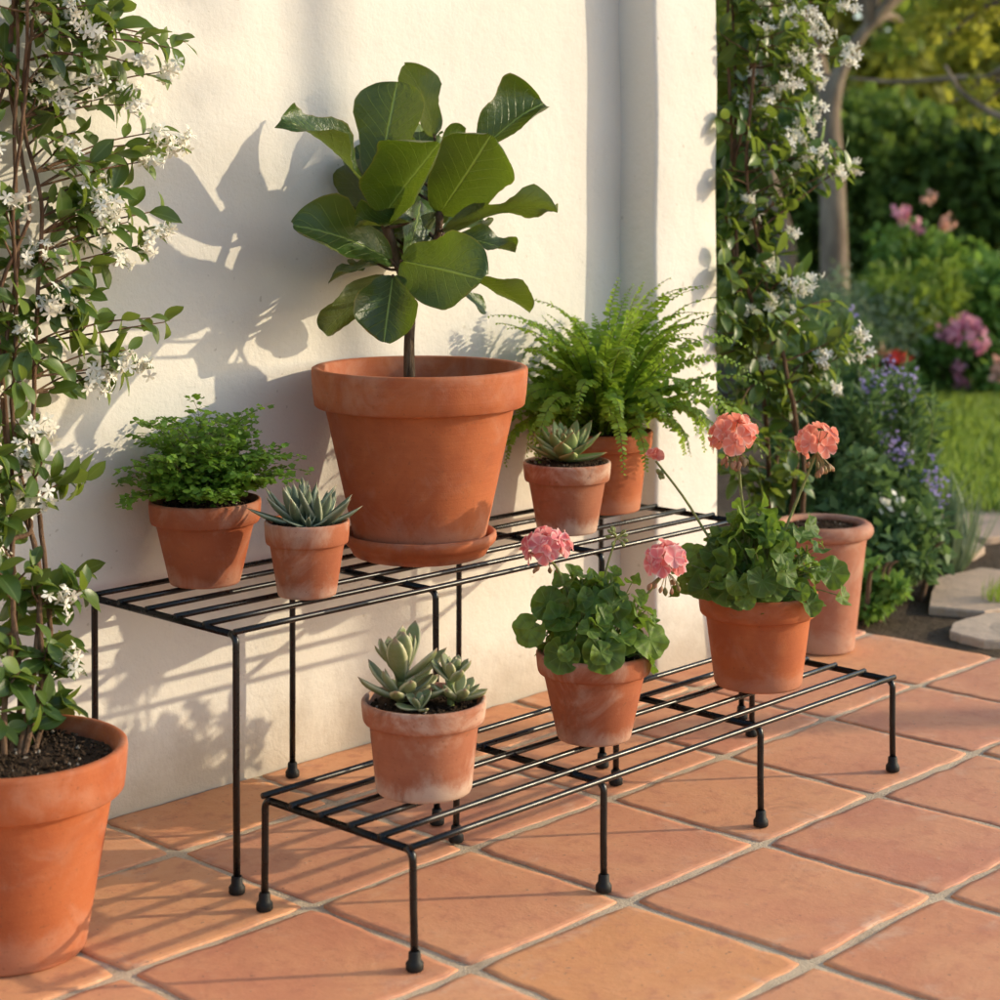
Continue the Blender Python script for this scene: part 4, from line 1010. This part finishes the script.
# sage bush beside the patio
p = gnd(848, 4.95); t = thing('sage_bush', 'leafy sage bush with small lavender flower spikes beside the patio', 'shrub', (p[0], p[1], -.035))
st = MB(); fo = MB(); fl = []
for k in range(170):
    f = (k+.5)/170; az = k*2.39996; rr = math.sqrt(f); hd = np.array([math.cos(az), math.sin(az), 0])
    b = np.array([p[0], p[1], -.04])+hd*.115*rr; L = random.uniform(.32, .60)*(1.12-.38*rr)
    tip = b+hd*(.02+.08*rr*random.uniform(.5, 1.2))+UP*L; pth = smooth_path([b, b*.5+tip*.5+hd*.03+rdir(1)[0]*.02, tip], 14)
    tube(st, pth, [.0035, .002, .001], 4, False); T = nrm(np.gradient(pth, axis=0))
    for i in range(2, 14):
        nl = 7; o = np.repeat(pth[i][None], nl, 0)+RNG.normal(size=(nl, 3))*.004
        dr = rdir(nl)*.8+T[i]*.55; place(fo, SLIM, o, dr, UP*.5+rdir(nl)*.7, .030+.028*RNG.random(nl), .034+.02*RNG.random(nl), np.clip(random.random()*.5+RNG.random(nl)*.5, 0, 1))
    if np.dot(hd, RT) > .05 and random.random() < .17: fl.append((pth[-1], T[-1]))
st.build('stem', M['stalk'], t); fo.build('foliage', M['sage'], t)
fl += [(at_d(900, 466, 4.75), UP), (at_d(935, 490, 4.7), UP), (at_d(930, 478, 4.72), UP), (at_d(940, 500, 4.65), UP), (at_d(895, 452, 4.75), UP), (at_d(880, 450, 4.8), UP)]
for q, T in fl:
    m = MB(); n = 22; o = q+np.outer(np.linspace(-.02, .05, n), T)+RNG.normal(size=(n, 3))*.007; place(m, DIA, o, rdir(n), rdir(n)-FW*.4, .010+.007*RNG.random(n), .014); m.build('flower_spike', M['purple'], t)
shrub('leafy_plant', 'bright green low plant filling the bed at the patio corner', 'plant', gnd(856, 4.40), (.13, .13, .07), 1500, .028, M['shrub_green'], clumps=16, stems=6)
shrub('leafy_plant', 'dark green spreading plant by the stepping stones', 'plant', gnd(900, 4.62), (.15, .15, .12), 1700, .036, M['sage'], clumps=18, stems=6)
shrub('leafy_plant', 'white speckled green plant under the sage bush', 'plant', gnd(882, 4.72), (.14, .14, .19), 1800, .034, M['sage'], clumps=18, stems=6, flowers=[(off(0, .05, -.13), (.038, .035, .035), 14, .016, 'white_petal'), (off(.09, -.02, -.1), (.035, .035, .03), 10, .014, 'white_petal')])
def tuft(p, n, L, label, mat, name='grass_tuft'):
    t = thing(name, label, 'grass', (p[0], p[1], -.035)); m = MB(); T = [grid_leaf(NEEDLE, .02, 2, 8, .3, b) for b in (.2, .5, .9)]
    az = RNG.random(n)*6.283; hd = np.column_stack([np.cos(az), np.sin(az), np.zeros(n)]); tl = RNG.random(n)
    place(m, T, np.array([p[0], p[1], -.035])+hd*.03, hd*(tl[:, None]*.9)+UP, UP*.2+hd, L*(.6+.5*RNG.random(n))); m.build('foliage', mat, t)
tuft(gnd(950, 4.95), 130, .24, 'grey green grass tuft between the flagstones and the sage bush', M['shrub_grey'])
tuft(gnd(1000, 4.55), 90, .07, 'short green grass tuft beside the nearest flagstone', M['grass'])

# beds beyond the lawn
shrub('grey_shrub', 'silvery grey round shrub in the bed behind the jasmine', 'shrub', gnd(850, 8.7), (.48, .45, .30), 4200, .045, M['shrub_grey'], SLIM, 40)
shrub('grey_shrub', 'silvery shrub half behind the sage bush, near the red flowers', 'shrub', gnd(790, 8.3), (.45, .4, .24), 3200, .045, M['sage'], SLIM, 30)
shrub('lime_shrub', 'lime green feathery shrub in the far bed', 'shrub', gnd(918, 8.9), (.26, .26, .33), 2600, .06, M['shrub_lime'], SLIM, 24)
shrub('rose_bush', 'tall rose bush with soft pink blooms before the dark hedge', 'rose bush', gnd(922, 9.8), (.32, .3, .42), 2200, .055, M['shrub_green'], DIA, 26, [(off(-.12, .36, -.1), (.045, .04, .035), 26, .036, 'pink'), (off(-.05, .30, -.14), (.03, .03, .03), 14, .034, 'pink'), (off(.10, .33, -.12), (.04, .04, .04), 24, .034, 'peach'), (off(.03, .44, 0), (.03, .03, .03), 14, .03, 'peach')])
shrub('leafy_shrub', 'bright leafy shrub beyond the lawn at the picture edge', 'shrub', gnd(1000, 9.2), (.36, .35, .32), 3200, .075, M['shrub_green'], DIA, 34)
shrub('phlox_plant', 'pink flowering plant with round heads behind the lawn', 'flowering plant', gnd(948, 8.7), (.24, .2, .15), 1500, .05, M['shrub_green'], DIA, 18,
      [(off(-.02, .12, -.14), (.055, .05, .045), 70, .034, 'pink'), (off(.04, .17, -.10), (.05, .05, .045), 60, .034, 'pink'), (off(.10, .15, -.12), (.035, .03, .03), 40, .03, 'pink'), (off(0, -.01, -.17), (.035, .03, .03), 34, .03, 'pink'), (off(.02, -.08, -.17), (.035, .03, .03), 34, .03, 'pink')])
shrub('red_flower_plant', 'low plant with small red flowers behind the sage bush', 'flowering plant', gnd(885, 8.5), (.22, .18, .11), 1400, .045, M['shrub_green'], DIA, 16,
      [(off(-.10, .08, -.12), (.05, .04, .03), 40, .036, 'red'), (off(.03, .07, -.14), (.07, .04, .03), 60, .036, 'red'), (off(-.02, .1, -.1), (.03, .03, .03), 20, .03, 'peach')])
shrub('peach_flower_plant', 'low plant with peach blooms at the lawn edge', 'flowering plant', gnd(1000, 8.5), (.20, .16, .13), 1200, .05, M['shrub_green'], DIA, 14, [(off(-.02, .02, -.15), (.07, .05, .05), 60, .04, 'peach'), (off(-.12, .12, -.1), (.04, .04, .04), 30, .035, 'pink')])

shrub('golden_shrub', 'golden yellow shrub showing above the top of the dark hedge', 'shrub', gnd(955, 14.6), (.55, .45, .80), 3000, .065, M['tree_gold'], DIA, 36)
shrub('golden_shrub', 'small sunlit yellow shrub between the forked tree and the golden shrub', 'shrub', gnd(893, 14.4), (.26, .2, .76), 1500, .06, M['shrub_lime'], DIA, 20)
# hedge
p0 = gnd(560, 13.6); p1 = gnd(1500, 12.6); t = thing('hedge', 'tall dark green clipped hedge across the back of the garden', 'hedge', tuple((p0+p1)/2))
m = MB(); n = 26000; s_ = RNG.random(n); hh = RNG.random(n)**.8*1.36; thk = RNG.normal(size=n)*.22
ud = nrm(p1-p0); nd = np.array([ud[1], -ud[0], 0]); bumpy = .10*np.sin(s_*41)+.08*np.sin(s_*97+hh*5)
O = p0+(p1-p0)*s_[:, None]+nd*(thk+.28+bumpy)[:, None]+UP*(hh*(1+.06*np.sin(s_*23)))[:, None]
place(m, DIA, O, rdir(n)-UP*.3, nd*.6+UP*.4+rdir(n)*.7, .075+.05*RNG.random(n)); m.build('foliage', M['hedge'], t)
s = MB()
for k in range(40):
    b = p0+(p1-p0)*(k+.5)/40; b[2] = -.04; tube(s, smooth_path([b, b+UP*.6+rdir(1)[0]*.08, b+UP*1.2+rdir(1)[0]*.1], 8), [.03, .02, .008], 6, False)
s.build('stem', M['bark'], t)

def tree(label, p, pts, r0, crowns, mat, nl, L, name='garden_tree', branches=()):
    t = thing(name, label, 'tree', (p[0], p[1], -.035)); s = MB()
    main = smooth_path(pts, 24); tube(s, main, [r0, r0*.88, r0*.8, r0*.48, r0*.38, r0*.25], 10)
    for bp, br in branches: tube(s, smooth_path(bp, 14), [br, br*.7, br*.3], 8)
    tot = sum(c[1][0]*c[1][1]*c[1][2] for c in crowns)**1
    m = MB()
    for c, r in crowns:
        nn = int(nl*(r[0]*r[1]*r[2])/tot); foliage(m, c, r, nn, L, DIA, clumps=max(8, int(nn/90)), csz=.30)
        j = np.argmin(np.linalg.norm(main-np.asarray(c), axis=1)); j = min(j, 18)
        for k in range(4):
            q = np.asarray(c)+rdir(1)[0]*np.asarray(r)*.6; tube(s, smooth_path([main[j], main[j]*.5+q*.5+UP*.1, q], 8), [r0*.32, r0*.2, r0*.06], 6, False)
    s.build('trunk', M['bark'], t); m.build('crown', mat, t); return t
D1 = 11.2
tree('forked grey tree with a pale trunk in front of the hedge', gnd(832, D1), [gnd(836, D1)-UP*.04, at_d(834, 250, D1), at_d(832, 180, D1), at_d(829, 118, D1), at_d(838, 76, D1), at_d(857, 40, D1), at_d(886, 8, D1), at_d(930, -45, D1)], .085,
     [(at_d(790, -150, D1), (.9, .9, .5)), (at_d(950, -150, D1), (1.0, .9, .55)), (at_d(900, 30, D1+1.2), (.45, .5, .25)), (at_d(1000, -160, D1), (1.1, 1.1, .6))], M['tree_green'], 9000, .085,
     branches=[([at_d(829, 110, D1), at_d(818, 60, D1+.1), at_d(800, 10, D1+.2), at_d(785, -60, D1+.2)], .055)])
D2 = 12.0
tree('dark slender tree leaning behind the jasmine', gnd(786, D2), [gnd(790, D2)-UP*.04, at_d(786, 240, D2), at_d(772, 190, D2), at_d(765, 120, D2), at_d(760, 20, D2), at_d(755, -120, D2)], .06,
     [(at_d(750, -60, D2), (.9, .9, .6)), (at_d(690, -180, D2), (1.0, 1, .7))], M['tree_green'], 5000, .085)
D3 = 8.6
tree('golden leaved tree overhanging the garden beyond the lawn', gnd(1130, D3), [gnd(1130, D3)-UP*.04, at_d(1120, 220, D3), at_d(1085, 120, D3), at_d(1060, 20, D3), at_d(1050, -120, D3)], .07,
     [(at_d(962, 22, D3+.3), (.33, .4, .22)), (at_d(985, 100, D3+.2), (.22, .3, .16)), (at_d(985, -50, D3+.4), (.4, .5, .25)), (at_d(1010, -130, D3), (.9, .9, .4))], M['tree_gold'], 6500, .055,
     branches=[([at_d(1085, 130, D3), at_d(1010, 120, D3), at_d(965, 95, D3), at_d(945, 65, D3)], .022), ([at_d(1085, 130, D3), at_d(1000, 80, D3+.2), at_d(900, 82, D3+.3), at_d(850, 78, D3+.3)], .018)])
# bougainvillea above the hedge
shrub('flowering_shrub', 'magenta flowering shrub showing above the hedge', 'shrub', gnd(868, 14.6), (.55, .5, .78), 2600, .085, M['tree_green'], DIA, 30, [(off(-.05, .60, -.35), (.18, .15, .08), 120, .08, 'magenta'), (off(.30, .55, -.35), (.12, .1, .08), 50, .07, 'magenta')])
# woods behind the garden
far = [(660, 21, 5.5, 2.6, 'tree_green'), (760, 24, 6.5, 2.8, 'tree_green'), (835, 19, 4.2, 1.8, 'tree_gold'), (900, 26, 6.2, 2.8, 'tree_green'), (975, 20, 4.6, 2.0, 'tree_gold'), (1060, 25, 6.5, 2.8, 'tree_green'), (1160, 20, 5.5, 2.4, 'tree_green')]
fl_ = ['broad green tree beyond the hedge behind the wall', 'tall dark tree beyond the hedge above the jasmine', 'golden tree beyond the hedge behind the forked trunk', 'tall green tree beyond the hedge behind the magenta shrub', 'golden tree beyond the hedge near the picture edge',
       'far green tree behind the golden overhanging branches', 'far leafy tree past the golden overhanging tree']
for (px, d, h, r, mt), lab in zip(far, fl_):
    p = gnd(px, d); tree(lab, p, [p-UP*.04, p+UP*h*.3+RT*.1, p+UP*h*.6, p+UP*h*.9], .13, [(p+UP*h*.38+RT*.4, (r*.8, r*.8, h*.26)), (p+UP*h*.68, (r, r, h*.3)), (p+UP*h*.3-RT*r*.6, (r*.6, r*.6, h*.22))], M[mt], 4200, .20)

# a sparse tree on the sunny side of the patio, beyond the frame; its branches dapple the wall
p = np.array([7.7, -2.0, -.035])
tree('sparse tree on the sunny side of the patio, dappling the wall', p, [p, p+UP*1.2, p+UP*2.4+FW*.1, p+UP*3.6, p+UP*4.6], .08,
     [(p+UP*3.75-FW*.35, (.35, .5, .25)), (p+UP*4.05+FW*.75, (.30, .45, .22)), (p+UP*4.5, (.6, .9, .35))], M['tree_green'], 210, .10)
